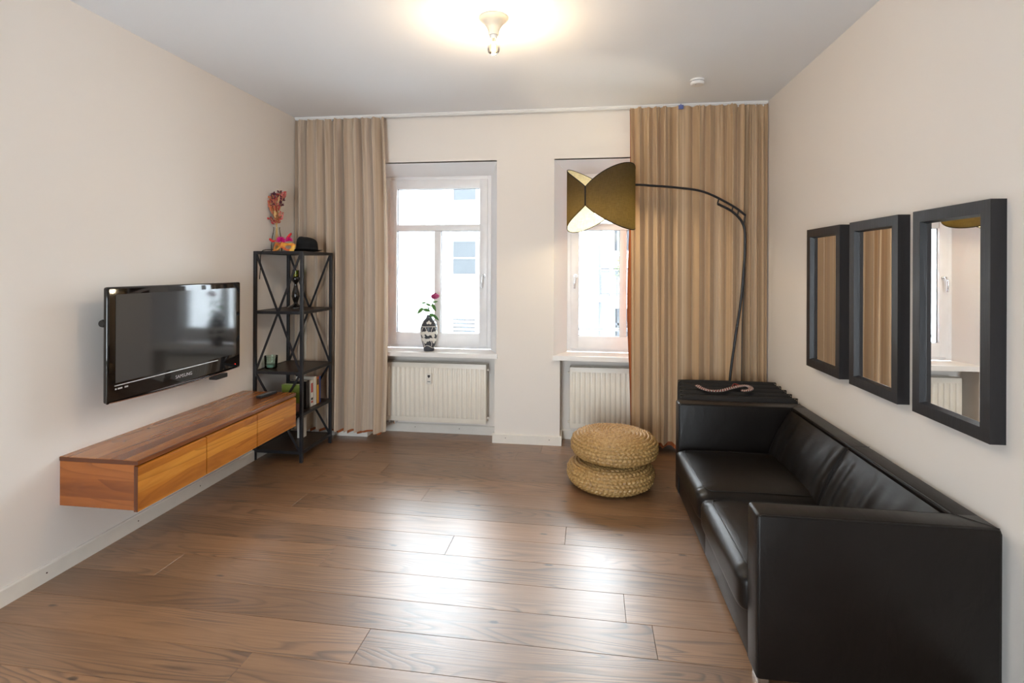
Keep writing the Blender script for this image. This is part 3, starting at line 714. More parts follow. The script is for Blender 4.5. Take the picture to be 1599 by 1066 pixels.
# hat
ht = thing('trilby_hat', 'black felt trilby hat on the black shelf unit', 'hat', (-2.415, 4.405, 1.733))
felt = plain('black_felt', (.006, .006, .007), .95, bscale=200, bstr=.2)
bm = NB(); hc = Vector((-2.415, 4.405, 1.7345))
def crown(s, v):
    a = 2 * PI * s; q = max(0.0, 1 - v ** 5) ** .55; rx = .088 * (1 - .10 * v) * q; ry = .105 * (1 - .10 * v) * q
    zz = 1 - (1 - v) ** 1.35
    z = .012 + .122 * zz - .26 * rx * math.cos(a) * zz ** 2 - .016 * max(0, (v - .75) / .25) * math.exp(-(math.sin(a) * ry / .03) ** 2)
    return hc + Vector((rx * math.cos(a), ry * math.sin(a), z))
gridmesh(bm, crown, 40, 22, True); obj('crown', bm, felt, ht, 60)
bm = NB()
def brim(s, v):
    a = 2 * PI * s; ro = 1 + .45 * v
    return hc + Vector((.088 * ro * math.cos(a), .105 * ro * math.sin(a), .006 + .020 * v * (.5 - .5 * math.cos(2 * a)) * .8 + .012 * v * (math.cos(a) > 0) * math.cos(a)))
gridmesh(bm, brim, 40, 7, True); bmesh.ops.solidify(bm, geom=bm.faces[:], thickness=.003); obj('brim', bm, felt, ht, 60)
bm = NB(); gridmesh(bm, lambda s, v: hc + Vector((.0892 * (1 - .02 * v) * math.cos(2 * PI * s), .1064 * (1 - .02 * v) * math.sin(2 * PI * s), .010 + .028 * v)), 40, 3, True); obj('hat_band', bm, 'fabric_black', ht, 60)

# candlestick with green glass
cs = thing('candlestick', 'turned black candlestick with a green glass on top, on the second shelf', 'candlestick', (-2.53, 4.42, 1.238))
bm = NB(); lathe(bm, [(.066, 0), (.066, .008), (.058, .018), (.030, .030), (.018, .040), (.016, .048), (.026, .075), (.034, .105), (.030, .14), (.017, .185), (.012, .21), (.015, .222), (.030, .238), (.037, .252), (.038, .268), (.034, .274)], 24, (-2.53, 4.42, 1.2385)); obj('turned_body', bm, 'tv', cs, 40)
bm = NB(); lathe(bm, [(.018, 0), (.027, .004), (.027, .062), (.024, .062), (.024, .006), (.001, .005)], 20, (-2.53, 4.42, 1.513)); obj('glass_cup', bm, clear_glass('olive_glass', (.66, .74, .22)), cs, 60)
bm = NB(); lathe(bm, [(.022, 0), (.022, .018)], 16, (-2.53, 4.42, 1.520)); obj('candle_wax', bm, plain('amber_wax', (.62, .35, .08), .5), cs, 40)

# tumbler
tb = thing('glass_tumbler', 'green glass tumbler on the middle shelf of the black unit', 'glass', (-2.635, 4.2, .742))
bm = NB(); lathe(bm, [(.043, 0), (.050, .006), (.0525, .06), (.055, .105), (.052, .105), (.0495, .06), (.046, .012), (.001, .010)], 28, (-2.632, 4.21, .7425)); obj('glass', bm, 'glass_green', tb, 60)
bm = NB(); lathe(bm, [(.001, .0105), (.045, .0125), (.0475, .032), (.001, .032)], 24, (-2.632, 4.21, .7425)); obj('tealight_wax', bm, plain('pale_wax', (.32, .42, .36), .4), tb, 40)

# books on the fourth shelf (spines towards the room)
def book(label, y, th, h, d, cover, spine, tilt=0.0, marks=(), xs=-2.315):
    t = thing('book', label, 'book', (xs - d / 2, y + th / 2, LV[3]), 'books on the fourth shelf')
    Mb = Matrix.Translation((xs, y, LV[3] + .0008)) @ Matrix.Rotation(-tilt, 4, 'X')
    bm = NB(); box(bm, -d + .004, -.002, .002, th - .002, .003, h - .003, 0, 1, Mb); obj('pages', bm, 'pages', t)
    bm = NB(); box(bm, -d, 0, 0, .002, 0, h, 0, 1, Mb); box(bm, -d, 0, th - .002, th, 0, h, 0, 1, Mb); obj('cover', bm, cover, t)
    bm = NB(); box(bm, -.003, .0005, 0, th, 0, h, .0005, 1, Mb); so = obj('spine', bm, spine, t)
    for (z0, z1, m) in marks:
        bm = NB(); box(bm, .0003, .0012, th * .15, th * .85, z0, z1, 0, 1, Mb); obj('spine_print', bm, m, so)
MAT['pages'] = plain('book_pages', (.70, .64, .52), .9)
MAT['bk_black'] = plain('black_cover', (.012, .012, .014), .4); MAT['bk_white'] = plain('white_cover', (.72, .69, .64), .5)
MAT['bk_yellow'] = plain('yellow_cover', (.72, .36, .03), .45); MAT['bk_orange'] = plain('peach_cover', (.66, .34, .15), .5)
MAT['bk_red'] = plain('red_cover', (.45, .05, .04), .5); MAT['bk_blue'] = plain('blue_cover', (.03, .06, .25), .5)
t = NT('green_cover'); sp = t.n('ShaderNodeSeparateXYZ'); tcn = t.n('ShaderNodeTexCoord'); t.put(sp.inputs[0], tcn.outputs['Object'])
nz = t.noise(t.coord(), 40, 3)
cG = t.mix(nz, (.13, .20, .03), (.24, .30, .06))
cG = t.mix(t.ramp(sp.outputs[2], [(.46, (1, 1, 1)), (.47, (0, 0, 0))], 'CONSTANT'), cG, (.42, .22, .18))
MAT['bk_green'] = t.pbr(cG, .45)
book('book with a green cover and peach spine, nearest on the shelf', 4.135, .034, .225, .165, 'bk_green', 'bk_orange', -.06)
book('thick black book beside the peach spine', 4.218, .052, .235, .16, 'bk_black', 'bk_black', -.02)
book('white book with red print between the black and plain white books', 4.292, .044, .225, .16, 'bk_white', 'bk_white', -.015, ((.03, .048, 'bk_red'), (.12, .20, 'bk_red'), (.055, .075, 'bk_black')))
book('plain white book beside the yellow and black book', 4.346, .042, .245, .165, 'bk_white', 'bk_white', -.01)
book('yellow book with a black top beside the plain white book', 4.396, .036, .235, .16, 'bk_blue', 'bk_yellow', -.01, ((.165, .215, 'bk_black'), (.217, .232, 'bk_red')))
book('thin dark book at the far end of the row by the curtain', 4.442, .022, .232, .155, 'bk_red', 'bk_blue', -.005)
bm = NB(); box(bm, -2.50, -2.45, 4.40, 4.47, LV[4] + .0005, LV[4] + .175, .003)
wb = obj('storage_carton', bm, 'bk_white'); tag(wb, 'slim white carton standing on the lowest shelf', 'box')
bm = NB(); box(bm, -2.497, -2.453, 4.403, 4.467, LV[4] + .1755, LV[4] + .178); obj('carton_lid', bm, 'pages', wb)

# ------------------------------------------------------------------ vase on the window sill
vs_ = thing('rose_vase', 'dark grey vase with white floral relief and a rose on the window sill', 'vase', (-1.45, 4.90, .812))
vx, vy, vz = -1.452, 4.905, .8125
vprof = [(.046, 0), (.048, .004), (.052, .03), (.066, .09), (.076, .15), (.079, .19), (.077, .225), (.066, .265), (.046, .295), (.030, .312), (.024, .325), (.026, .338), (.022, .338), (.019, .325), (.001, .322)]
bm = NB(); lathe(bm, vprof, 36, (vx, vy, vz)); obj('vase_body', bm, plain('slate_glaze', (.045, .050, .062), .35, bscale=90, bstr=.3), vs_, 50)
def rad_at(z):
    for (r1, z1), (r2, z2) in zip(vprof, vprof[1:]):
        if z1 <= z <= z2 and z2 > z1: return r1 + (r2 - r1) * (z - z1) / (z2 - z1)
    return .03
MAT['relief'] = plain('cream_relief', (.78, .76, .71), .5)
def vp(a, z, o=.0): r = rad_at(z) + o; return Vector((vx + r * math.cos(a), vy + r * math.sin(a), vz + z))
def rband(z, wob=0.0): 
    bm = NB(); tube(bm, [vp(2 * PI * k / 48, z + wob * math.sin(3 * 2 * PI * k / 48), .001) for k in range(49)], .0028, 6); obj('relief_band', bm, 'relief', vs_, 60)
rband(.235); rband(.045, .012)
def leafrel(a, z, s, rot):
    bm = NB(); out = []
    for L in range(3):
        th = rot + (L - 1) * 1.25
        c0 = None; ring = []
        for q in range(9):
            u_ = q / 8; wd = math.sin(PI * u_) * .42 * s; ln = u_ * s
            for sg in (1, -1): ring.append((ln, sg * wd))
        pts = [ring[2 * q] for q in range(9)] + [ring[2 * q + 1] for q in range(7, 0, -1)]
        vv = []
        for (l, d_) in pts:
            du = l * math.cos(th) - d_ * math.sin(th); dz = l * math.sin(th) + d_ * math.cos(th)
            zz = min(.30, max(.01, z + dz)); vv.append(bm.verts.new(vp(a + du / .07, zz, .0035)))
        bm.faces.new(vv)
    bmesh.ops.solidify(bm, geom=bm.faces[:], thickness=.003); obj('relief_flower', bm, 'relief', vs_)
def vine(a0, a1, z0, z1, bow):
    bm = NB(); tube(bm, [vp(a0 + (a1 - a0) * k / 14 + bow * math.sin(PI * k / 14), z0 + (z1 - z0) * k / 14, .001) for k in range(15)], .0026, 6); obj('relief_vine', bm, 'relief', vs_, 60)
for k in range(5):
    a = -PI / 2 + .25 + k * 2 * PI / 5
    leafrel(a - .35, .165, .036, 1.2); leafrel(a + .30, .155, .040, .9); leafrel(a - .25, .095, .036, 2.2); leafrel(a + .45, .10, .038, 1.0); leafrel(a, .265, .028, 1.5)
    vine(a - .35, a - .5, .17, .232, .15); vine(a + .32, a + .55, .17, .232, -.12); vine(a + .42, a + .25, .05, .10, .1)
# rose
green = plain('rose_leaf', (.07, .20, .045), .5); stem_m = plain('rose_stem', (.07, .13, .04), .6); rose_m = plain('rose_petal', (.36, .035, .13), .6)
tipp = Vector((vx + .052, vy, vz + .505))
bm = NB(); spn = smoothpath([(vx, vy, vz + .15), (vx + .004, vy, vz + .33), (vx + .020, vy - .004, vz + .42), (vx + .036, vy, vz + .455), tuple(tipp)], 6); tube(bm, spn, .0035, 6); obj('stem', bm, stem_m, vs_, 60)
bm = NB(); rg = random.Random(4)
for L in range(4):
    for k in range(5):
        a = k * 2 * PI / 5 + L * .7; rad = .010 + .008 * L
        def pet(s, v, a=a, rad=rad, L=L):
            aa = a + (s - .5) * 1.5; r = rad * math.sin(PI * (.18 + .62 * v)) * (1 + .12 * L * v)
            return tipp + Vector((math.cos(aa) * r + .010 * v, math.sin(aa) * r, -.012 + .058 * v * (1 - .06 * L) - .012 * (2 * s - 1) ** 2 * v))
        gridmesh(bm, pet, 6, 6)
obj('rose_bloom', bm, rose_m, vs_, 60)
def leaf(p, d, L, wdt, nrm):
    p = Vector(p); d = Vector(d).normalized(); sd = d.cross(Vector(nrm)).normalized(); bm = NB()
    def lf(s, v):
        ww = wdt * math.sin(PI * min(1, .06 + .94 * v)) ** .8 * (1 - .25 * v)
        return p + d * (L * v) + sd * (ww * (2 * s - 1)) + Vector(nrm) * (.10 * L * (abs(2 * s - 1)) - .28 * L * v * v)
    gridmesh(bm, lf, 7, 9); obj('leaf', bm, green, vs_, 60)
for (p, d, L, wd) in (((vx + .01, vy, vz + .37), (-.8, -.3, .35), .085, .022), ((vx - .05, vy - .02, vz + .40), (-.8, -.2, -.55), .075, .026), ((vx + .02, vy, vz + .42), (-.8, 0, .45), .07, .014), ((vx - .03, vy, vz + .45), (-.95, 0, .1), .055, .013),
                      ((vx + .03, vy, vz + .44), (.5, -.3, -.7), .075, .019), ((vx + .01, vy - .01, vz + .345), (.8, -.4, -.2), .06, .022), ((vx + .03, vy, vz + .345), (.8, -.2, -.55), .085, .016), ((vx + .036, vy, vz + .455), (.6, .1, .25), .05, .013), ((vx + .008, vy - .01, vz + .39), (-.2, -.6, .5), .05, .016)):
    leaf(p, d, L, wd, (0, -.75, .66))

# ------------------------------------------------------------------ sofa
sf = thing('sofa', 'dark brown leather two-seat sofa with square arms along the right wall', 'sofa', (1.08, 3.05, 0))
ox0, ox1, oy0, oy1, oz0, oz1 = .662, 1.508, 2.14, 3.948, .028, .662
AT = .122
for (a, b) in ((oy0, oy0 + AT), (oy1 - AT, oy1)):
    bm = NB(); box(bm, ox0, ox1, a, b, oz0, oz1, .014, 3); ar = obj('armrest', bm, 'leather', sf, 40)
    for y in (a + .005, b - .005):
        bm = NB(); r_ = .0032; pts = []
        c_ = .02
        path = [(ox0 + .004, y, oz0 + .01), (ox0 + .004, y, oz1 - c_), (ox0 + .009, y, oz1 - .009), (ox0 + c_, y, oz1 - .004), (ox1 - c_, y, oz1 - .004), (ox1 - .009, y, oz1 - .009), (ox1 - .004, y, oz1 - c_), (ox1 - .004, y, oz0 + .01)]
        tube(bm, path, r_, 6); obj('piping', bm, 'piping', ar, 60)
bm = NB(); box(bm, ox1 - .10, ox1, oy0 + .02, oy1 - .02, oz0, oz1 - .0005, .014, 3); bk = obj('backrest', bm, 'leather', sf, 40)
bm = NB(); tube(bm, [(ox1 - .097, oy0 + AT, oz1 - .003), (ox1 - .097, oy1 - AT, oz1 - .003)], .0032, 6); tube(bm, [(ox1 - .1, 3.04, oz1 - .0005), (ox1 - .004, 3.04, oz1 - .0005)], .0016, 5)
obj('seam', bm, 'piping', bk, 60)
for (ya, yb_, sgn) in ((oy0 + .004, oy0 + AT - .004, 1), (oy1 - .004, oy1 - AT + .004, 1)):
    bm = NB(); tube(bm, [(ox1 - .008, ya, oz1 + .0002), (ox1 - .098, yb_, oz1 + .0002)], .0017, 5); obj('mitre_seam', bm, 'piping', bk, 60)
# sloping inner back pads with soft folds
ym = 3.04
for (a, b) in ((oy0 + AT + .002, ym - .002), (ym + .002, oy1 - AT - .002)):
    bm = NB(); rs = random.Random(int(a * 100)); fl = [(rs.uniform(5, 16), rs.uniform(0, 6.28), rs.uniform(.3, 1)) for _ in range(5)]
    def pad(s, v, a=a, b=b, fl=fl):
        y = a + (b - a) * s; e = min(1.0, min(s, 1 - s) / .05); e = math.sqrt(max(0, 1 - (1 - e) ** 2))
        z = .30 + (oz1 - .012 - .30) * v
        puff = .030 * math.sin(PI * min(1, .12 + v * .82)) * e + .010 * e
        wr = .0028 * e * sum(A * math.sin(f * s * 3.2 + p + 1.4 * v) for f, p, A in fl) * math.sin(PI * v)
        return Vector((ox1 - .105 - (.15 * (1 - v)) - puff + wr, y, z))
    gridmesh(bm, pad, 60, 24); pd = obj('back_pad', bm, 'leather', sf, 70, recalc=True)
    for y in ((b - .012,) if b < 3.1 else (a + .012,)):
        bm = NB(); s_ = (y - a) / (b - a); tube(bm, [pad(s_, k / 16) + Vector((-.001, 0, 0)) for k in range(17)], .0016, 5); obj('stitching', bm, 'piping', pd, 60)
# base panels
for (a, b) in ((oy0 + AT + .001, ym - .0012), (ym + .0012, oy1 - AT - .001)):
    bm = NB(); box(bm, ox0 + .006, ox1 - .10, a, b, oz0 + .002, .20, .005, 2); obj('base_panel', bm, 'leather', sf, 40)
# seat cushions: rounded, slightly overhanging the base
def seat(a, b, seed):
    rs = random.Random(seed); fl = [(rs.uniform(6, 22), rs.uniform(0, 6.28), rs.uniform(.3, 1)) for _ in range(6)]
    bm = NB(); L = b - a; D0, D1 = .632, 1.36; zc, hz = .270, .090
    def se(t, p): c = math.cos(t); s = math.sin(t); return math.copysign(abs(c) ** p, c), math.copysign(abs(s) ** p, s)
    NU, NV = 96, 28
    def pt(u, v):
        th = 2 * PI * u; ph = -PI / 2 + PI * v
        cx, sy = se(th, .13); cp, sp_ = se(ph, .34)
        X = (D0 + D1) / 2 + (D1 - D0) / 2 * cx * cp; Y = (a + b) / 2 + L / 2 * sy * cp
        q = (1 - abs(cx * cp) ** 3) * (1 - abs(sy * cp) ** 3)
        Z_ = zc + hz * sp_ + (.022 * q if sp_ > 0 else 0)
        fr = max(0, 1 - (X - D0) / .12)
        if sp_ > 0: Z_ += .0036 * fr * sum(A * math.sin(f * (Y - a) * 4.2 + p) for f, p, A in fl) * (1 - abs(sy * cp) ** 8)
        return Vector((X, Y, Z_))
    gridmesh(bm, pt, NU, NV, True); bmesh.ops.remove_doubles(bm, verts=bm.verts[:], dist=1e-5)
    c = obj('seat_cushion', bm, 'leather', sf, 180, recalc=True)
    bm = NB(); loop = []
    for k in range(97):
        p = pt(k / 96, .5 + .5 * .56); loop.append(p + Vector((0, 0, .001)))
    tube(bm, loop, .0028, 6, False); obj('piping', bm, 'piping', c, 60)
seat(oy0 + AT + .003, ym - .002, 1); seat(ym + .002, oy1 - AT - .003, 2)
for (x, y) in ((ox0 + .02, oy0 + .03), (ox0 + .02, oy1 - .05), (ox1 - .05, oy0 + .03), (ox1 - .05, oy1 - .05)):
    bm = NB(); box(bm, x - .012, x + .03, y - .015, y + .05, 0, oz0 + .003, .002); obj('foot', bm, 'chrome', sf)

# folded black padded mattress behind the sofa
fm = thing('folded_mattress', 'black folded padded mattress standing behind the far sofa arm', 'mattress', (1.1, 4.2, 0))
n = 5; y0 = 3.972; th = .094
for k in range(n):
    a = y0 + k * th; bm = NB(); x0, x1 = .705 + .012 * k, 1.515 - .004 * k; zt = .676 + .008 * k
    box(bm, x0, x1, a, a + th - .003, .012, zt, .044, 5)
    for v in bm.verts:
        if v.co.z > .4: v.co.z += .006 * math.sin(PI * (v.co.y - a) / th)
    pn = obj('padded_panel', bm, 'fabric_black', fm, 50)
    bm = NB(); yy = a + th * .5
    tube(bm, smoothpath([(x0 + .001, yy, .1), (x0 + .001, yy, zt - .05), (x0 + .02, yy, zt - .008), (x0 + .06, yy, zt + .005), (x1 - .06, yy, zt + .005), (x1 - .02, yy, zt - .008), (x1 - .001, yy, zt - .05), (x1 - .001, yy, .1)], 4), .003, 6); obj('edge_binding', bm, 'piping', pn, 60)
# woven patterned strap lying on it
st = thing('beaded_strap', 'red and white beaded strap lying on the black folded mattress', 'strap', (1.0, 4.1, .71))
bead_w = plain('white_bead', (.50, .46, .43), .5); bead_r = plain('red_bead', (.20, .025, .02), .5)
pth = smoothpath([(.858, 4.19, .709), (.885, 4.11, .701), (.935, 4.06, .699), (1.01, 4.075, .700), (1.09, 4.14, .706), (1.16, 4.18, .713), (1.215, 4.185, .718), (1.235, 4.14, .712), (1.205, 4.09, .706), (1.15, 4.07, .704)], 8)
MAT['bead_w'] = bead_w; MAT['bead_r'] = bead_r
bm = NB(); V = []
for i, p in enumerate(pth):
    d = (pth[min(i + 1, len(pth) - 1)] - pth[max(i - 1, 0)]).normalized(); sd = Vector((-d.y, d.x, 0)).normalized() * .017
    V.append([bm.verts.new(p + sd + Vector((0, 0, .004))), bm.verts.new(p - sd + Vector((0, 0, .004)))])
for a, b in zip(V, V[1:]): bm.faces.new((a[0], a[1], b[1], b[0]))
bmesh.ops.solidify(bm, geom=bm.faces[:], thickness=.003); obj('band', bm, 'bead_w', st)
bmr = NB(); bmw = NB()
for i in range(1, len(pth) - 1):
    d = (pth[i + 1] - pth[i - 1]).normalized(); sd = Vector((-d.y, d.x, 0)).normalized()
    for j in (-1, 0, 1):
        c = pth[i] + sd * (.011 * j) + Vector((0, 0, .008)); tgt = bmr if (i + j) % 2 == 0 else bmw
        bmesh.ops.create_icosphere(tgt, subdivisions=1, radius=.0058, matrix=Matrix.Translation(c))
o_ = obj('red_beads', bmr, 'bead_r', st, 60); o_['kind'] = 'stuff'
o_ = obj('white_beads', bmw, 'bead_w', st, 60); o_['kind'] = 'stuff'
bm = NB(); tube(bm, smoothpath([(1.10, 4.15, .712), (1.13, 4.22, .722), (1.15, 4.25, .722), (1.17, 4.21, .722)], 5), .006, 6); obj('tie_cord', bm, 'bead_r', st, 60)

# ------------------------------------------------------------------ woven poufs
def pouf_mesh():
    R, Hh = .315, .19; NA, NP = 360, 162
    # superellipse-like profile from bottom centre to top centre
    prof = []
    for j in range(NP + 1):
        t = -PI / 2 + PI * j / NP; c = math.cos(t); s = math.sin(t)
        prof.append((R * abs(c) ** .42, Hh / 2 + Hh / 2 * math.copysign(abs(s) ** .80, s)))
    L = [0]
    for a, b in zip(prof, prof[1:]): L.append(L[-1] + math.hypot(b[0] - a[0], b[1] - a[1]))
    tot = L[-1]
    # resample evenly
    ev = []
    for j in range(NP + 1):
        d = tot * j / NP; i = max(k for k in range(len(L)) if L[k] <= d + 1e-9); i = min(i, NP - 1)
        f = (d - L[i]) / max(1e-9, L[i + 1] - L[i]); ev.append((prof[i][0] + (prof[i + 1][0] - prof[i][0]) * f, prof[i][1] + (prof[i + 1][1] - prof[i][1]) * f, d))
    rows = 27
    bm = NB(); rings = []
    for j, (r, z, d) in enumerate(ev):
        a_, b_ = ev[max(j - 1, 0)], ev[min(j + 1, NP)]
        tx_, tz_ = b_[0] - a_[0], b_[1] - a_[1]; ln = math.hypot(tx_, tz_) or 1; nx, nz = tz_ / ln, -tx_ / ln
        rowf = d / tot * rows; row = int(rowf); fr = rowf - row
        nb = max(6, int(round(r * 2 * PI / .034)))
        ring = []
        for k in range(NA):
            th = 2 * PI * k / NA
            ph = th * nb / (2 * PI) + (.5 if row % 2 else 0) + .55 * (fr - .5) * (1 if row % 2 else -1)
            braid = abs(math.sin(PI * ph)) ** .6 * abs(math.sin(PI * fr)) ** .5
            irr = .25 * math.sin(5 * th + row * 1.7) + .25 * math.sin(11 * th + row * 2.9)
            h = .018 * braid * (1 + .3 * irr) - .009
            fade = min(1, r / .03)
            h *= fade
            wob = 1 + .008 * math.sin(2 * th + .6) + .005 * math.sin(5 * th)
            rr_ = max(1e-4, (r + nx * h) * wob); ring.append(bm.verts.new((rr_ * math.cos(th), rr_ * math.sin(th), max(0.0, z + nz * h))))
        rings.append(ring)
    for A, B in zip(rings, rings[1:]):
        for k in range(NA): bm.faces.new((A[k], A[(k + 1) % NA], B[(k + 1) % NA], B[k]))
    me = bpy.data.meshes.new('woven_shell'); bm.to_mesh(me); bm.free(); me.materials.append(MAT['straw'])
    for p in me.polygons: p.use_smooth = True
    return me
pm = pouf_mesh()
def pouf(label, loc, rot):
    t = thing('woven_pouf', label, 'pouf', loc, 'stacked woven poufs'); t.rotation_euler = rot
    o = bpy.data.objects.new('woven_shell', pm); COL.objects.link(o); o.parent = t
    b = NB(); lathe(b, [(.23, .0), (.235, .004), (.23, .008)], 40); me = bpy.data.meshes.new('base_ring'); b.to_mesh(me); b.free(); me.materials.append(MAT['teak_dark'])
    o = bpy.data.objects.new('base_ring', me); COL.objects.link(o); o.parent = t
    return t
pouf('round woven straw pouf on the floor, the lower of the stack', (.205, 4.02, .0), (0, 0, .3))
pouf('round woven straw pouf with a pale top, the upper of the stack', (.232, 4.03, .197), (.006, .015, 1.7))

# ------------------------------------------------------------------ mirrors
def mirror(label, y0, y1):
    z0, z1, xf = .960, 1.862, 1.480; fw, gx = .050, 1.503
    t = thing('wall_mirror', label, 'mirror', (XR, (y0 + y1) / 2, z0), 'black framed mirrors on the right wall')
    q = .008
    def stile(p_out, p_in, name):  # mitred bar between outer pair and inner pair
        bm = NB(); (oa, ob), (ia, ib), (ga, gb) = p_out, p_in[0], p_in[1]
        def v(x, p): return bm.verts.new((x, p[0], p[1]))
        A = [v(XR - .0005, oa), v(xf, oa), v(xf, ia), v(gx, ga), v(XR - .0005, ga)]
        B = [v(XR - .0005, ob), v(xf, ob), v(xf, ib), v(gx, gb), v(XR - .0005, gb)]
        for i in range(5): bm.faces.new((A[i], A[(i + 1) % 5], B[(i + 1) % 5], B[i]))
        bm.faces.new(A[::-1]); bm.faces.new(B); obj(name, bm, 'ash', t, recalc=True)
    O = [(y0, z0), (y1, z0), (y1, z1), (y0, z1)]
    I = [(y0 + fw, z0 + fw), (y1 - fw, z0 + fw), (y1 - fw, z1 - fw), (y0 + fw, z1 - fw)]
    G = [(y0 + fw + q, z0 + fw + q), (y1 - fw - q, z0 + fw + q), (y1 - fw - q, z1 - fw - q), (y0 + fw + q, z1 - fw - q)]
    for k in range(4):
        k2 = (k + 1) % 4; stile((O[k], O[k2]), ((I[k], I[k2]), (G[k], G[k2])), 'frame_bar')
    bm = NB(); box(bm, gx + .001, gx + .005, G[0][0] - .004, G[1][0] + .004, G[0][1] - .004, G[2][1] + .004); obj('mirror_glass', bm, 'mirror', t)
mirror('tall black framed wall mirror nearest the viewer, above the near sofa seat', 2.167, 2.631)
mirror('middle one of the three tall black framed wall mirrors', 2.747, 3.210)
mirror('tall black framed wall mirror nearest the window curtain', 3.325, 3.785)

# ------------------------------------------------------------------ arc lamp
lp = thing('arc_floor_lamp', 'black arc floor lamp with a pinched fabric shade in front of the window', 'floor lamp', (1.17, 4.53, 0))
bm = NB(); lathe(bm, [(.10, 0), (.10, .022), (.085, .03), (.02, .034)], 32, (1.17, 4.55, 0)); obj('base', bm, 'steel', lp, 40)
Yp = 4.535
pole = smoothpath([(1.17, 4.55, .02), (1.178, Yp, .40), (1.188, Yp, .70), (1.227, Yp, 1.025), (1.271, Yp, 1.34), (1.292, Yp, 1.60), (1.300, 4.53, 1.80), (1.285, 4.52, 1.955), (1.20, 4.505, 2.06), (1.075, 4.49, 2.128)], 8)
bm = NB(); tube(bm, pole, .0105, 10); obj('pole', bm, 'steel', lp, 60)
arm = smoothpath([(1.30, 4.522, 2.035), (1.19, 4.505, 2.115), (.97, 4.475, 2.222), (.755, 4.43, 2.254), (.544, 4.36, 2.263), (.398, 4.29, 2.262), (.22, 4.25, 2.245), (.13, 4.25, 2.20)], 8)
bm = NB(); tube(bm, arm, .0095, 10); obj('arm', bm, 'steel', lp, 60)
for (pa, pb) in (((1.075, 4.49, 2.128), (1.085, 4.493, 2.168)), ((1.19, 4.505, 2.065), (1.20, 4.508, 2.110)), ((1.235, 4.512, 2.03), (1.245, 4.513, 2.082)), ((1.285, 4.52, 1.955), (1.298, 4.522, 2.035))):
    bm = NB(); tube(bm, [pa, pb], .006, 8); obj('link', bm, 'steel', lp, 60)
bm = NB(); tube(bm, smoothpath([(1.302, 4.535, 1.62), (1.285, 4.54, 1.2), (1.280, 4.54, .80), (1.275, 4.545, .35), (1.20, 4.56, .03)], 6), .004, 6); obj('cord', bm, 'black', lp, 60)
SCX, SCY, SCZ, SR = .133, 4.25, 2.148, .262
SA = math.radians(-90 - 31)
def shade_pt(u, v, inset=0.0, shrink=0.0):
    ph = 2 * PI * u; h = .070 + .183 * abs(math.sin(ph)) ** .95 - shrink
    r = (SR - inset) * (1 - .10 * abs(math.cos(ph)) ** 6 + .02 * abs(math.sin(ph)))
    return Vector((SCX + r * math.cos(SA + ph), SCY + r * math.sin(SA + ph), SCZ + h * (2 * v - 1)))
bm = NB(); gridmesh(bm, lambda u, v: shade_pt(u, v), 128, 14, True); bmesh.ops.recalc_face_normals(bm, faces=bm.faces[:]); obj('lamp_shade', bm, 'shade', lp, 60)
bm = NB(); gridmesh(bm, lambda u, v: shade_pt(u, v, .004, .001), 128, 14, True); obj('shade_lining', bm, 'shade_in', lp, 60)
for v in (0, 1):
    bm = NB(); tube(bm, [shade_pt(k / 128, v, .002) for k in range(129)], .0035, 6, False); obj('edge_trim', bm, 'fabric_black', lp, 60)
for u in (0, .5):
    bm = NB(); tube(bm, [shade_pt(u, k / 6, -.001) for k in range(7)], .006, 6); obj('seam', bm, 'fabric_black', lp, 60)
BC = Vector((.13, 4.23, 2.035))
bm = NB(); lathe(bm, [(.02, .075), (.022, .16)], 16, BC); obj('socket', bm, 'black', lp, 60)
bm = NB(); lathe(bm, [(.001, -.046), (.02, -.042), (.036, -.028), (.046, 0), (.040, .024), (.028, .048), (.019, .066), (.016, .08)], 24, BC); obj('bulb', bm, 'lampbulb', lp, 60)
l = bpy.data.lights.new('lamp_bulb_light', 'POINT'); l.energy = 7; l.color = (1.0, .80, .52); l.shadow_soft_size = .05
lo = bpy.data.objects.new('lamp_bulb_light', l); COL.objects.link(lo); lo.location = BC + Vector((0, 0, -.055)); child(lo, lp)

# ------------------------------------------------------------------ ceiling lamp and smoke detector
cl = thing('ceiling_lamp', 'bare clear bulb in a cream porcelain ceiling holder, switched on', 'ceiling lamp', (-.508, 2.963, ZC))
CP = (-.508, 2.963, ZC)
bm = NB(); lathe(bm, [(.079, 0), (.081, -.008), (.074, -.016), (.060, -.026), (.042, -.050), (.031, -.075), (.028, -.098), (.001, -.098)], 36, CP); obj('holder', bm, 'porcelain', cl, 35, recalc=True)
bm = NB(); lathe(bm, [(.082, -.001), (.083, -.005), (.080, -.009)], 36, CP); obj('rim', bm, 'teak_dark' if False else 'porcelain', cl, 40)
bm = NB(); lathe(bm, [(.020, -.096), (.020, -.115), (.018, -.118)], 20, CP); obj('collar', bm, 'rail', cl, 40)
bm = NB(); lathe(bm, [(.016, -.112), (.018, -.122), (.030, -.140), (.037, -.162), (.037, -.175), (.030, -.196), (.015, -.208), (.001, -.210)], 28, CP); obj('bulb_glass', bm, 'bulbglass', cl, 60)
for k in range(4):
    a = k * PI / 2 + .4
    bm = NB(); tube(bm, [(CP[0] + .006 * math.cos(a), CP[1] + .006 * math.sin(a), ZC - .135), (CP[0] + .011 * math.cos(a), CP[1] + .011 * math.sin(a), ZC - .188)], .0022, 6); obj('filament', bm, 'filament', cl, 60)
l = bpy.data.lights.new('ceiling_bulb_light', 'POINT'); l.energy = 13; l.color = (1.0, .74, .46); l.shadow_soft_size = .03
lo = bpy.data.objects.new('ceiling_bulb_light', l); COL.objects.link(lo); lo.location = (CP[0], CP[1], ZC - .225); child(lo, cl)
sd_ = thing('smoke_detector', 'round white smoke detector on the ceiling', 'smoke detector', (.838, 4.12, ZC))
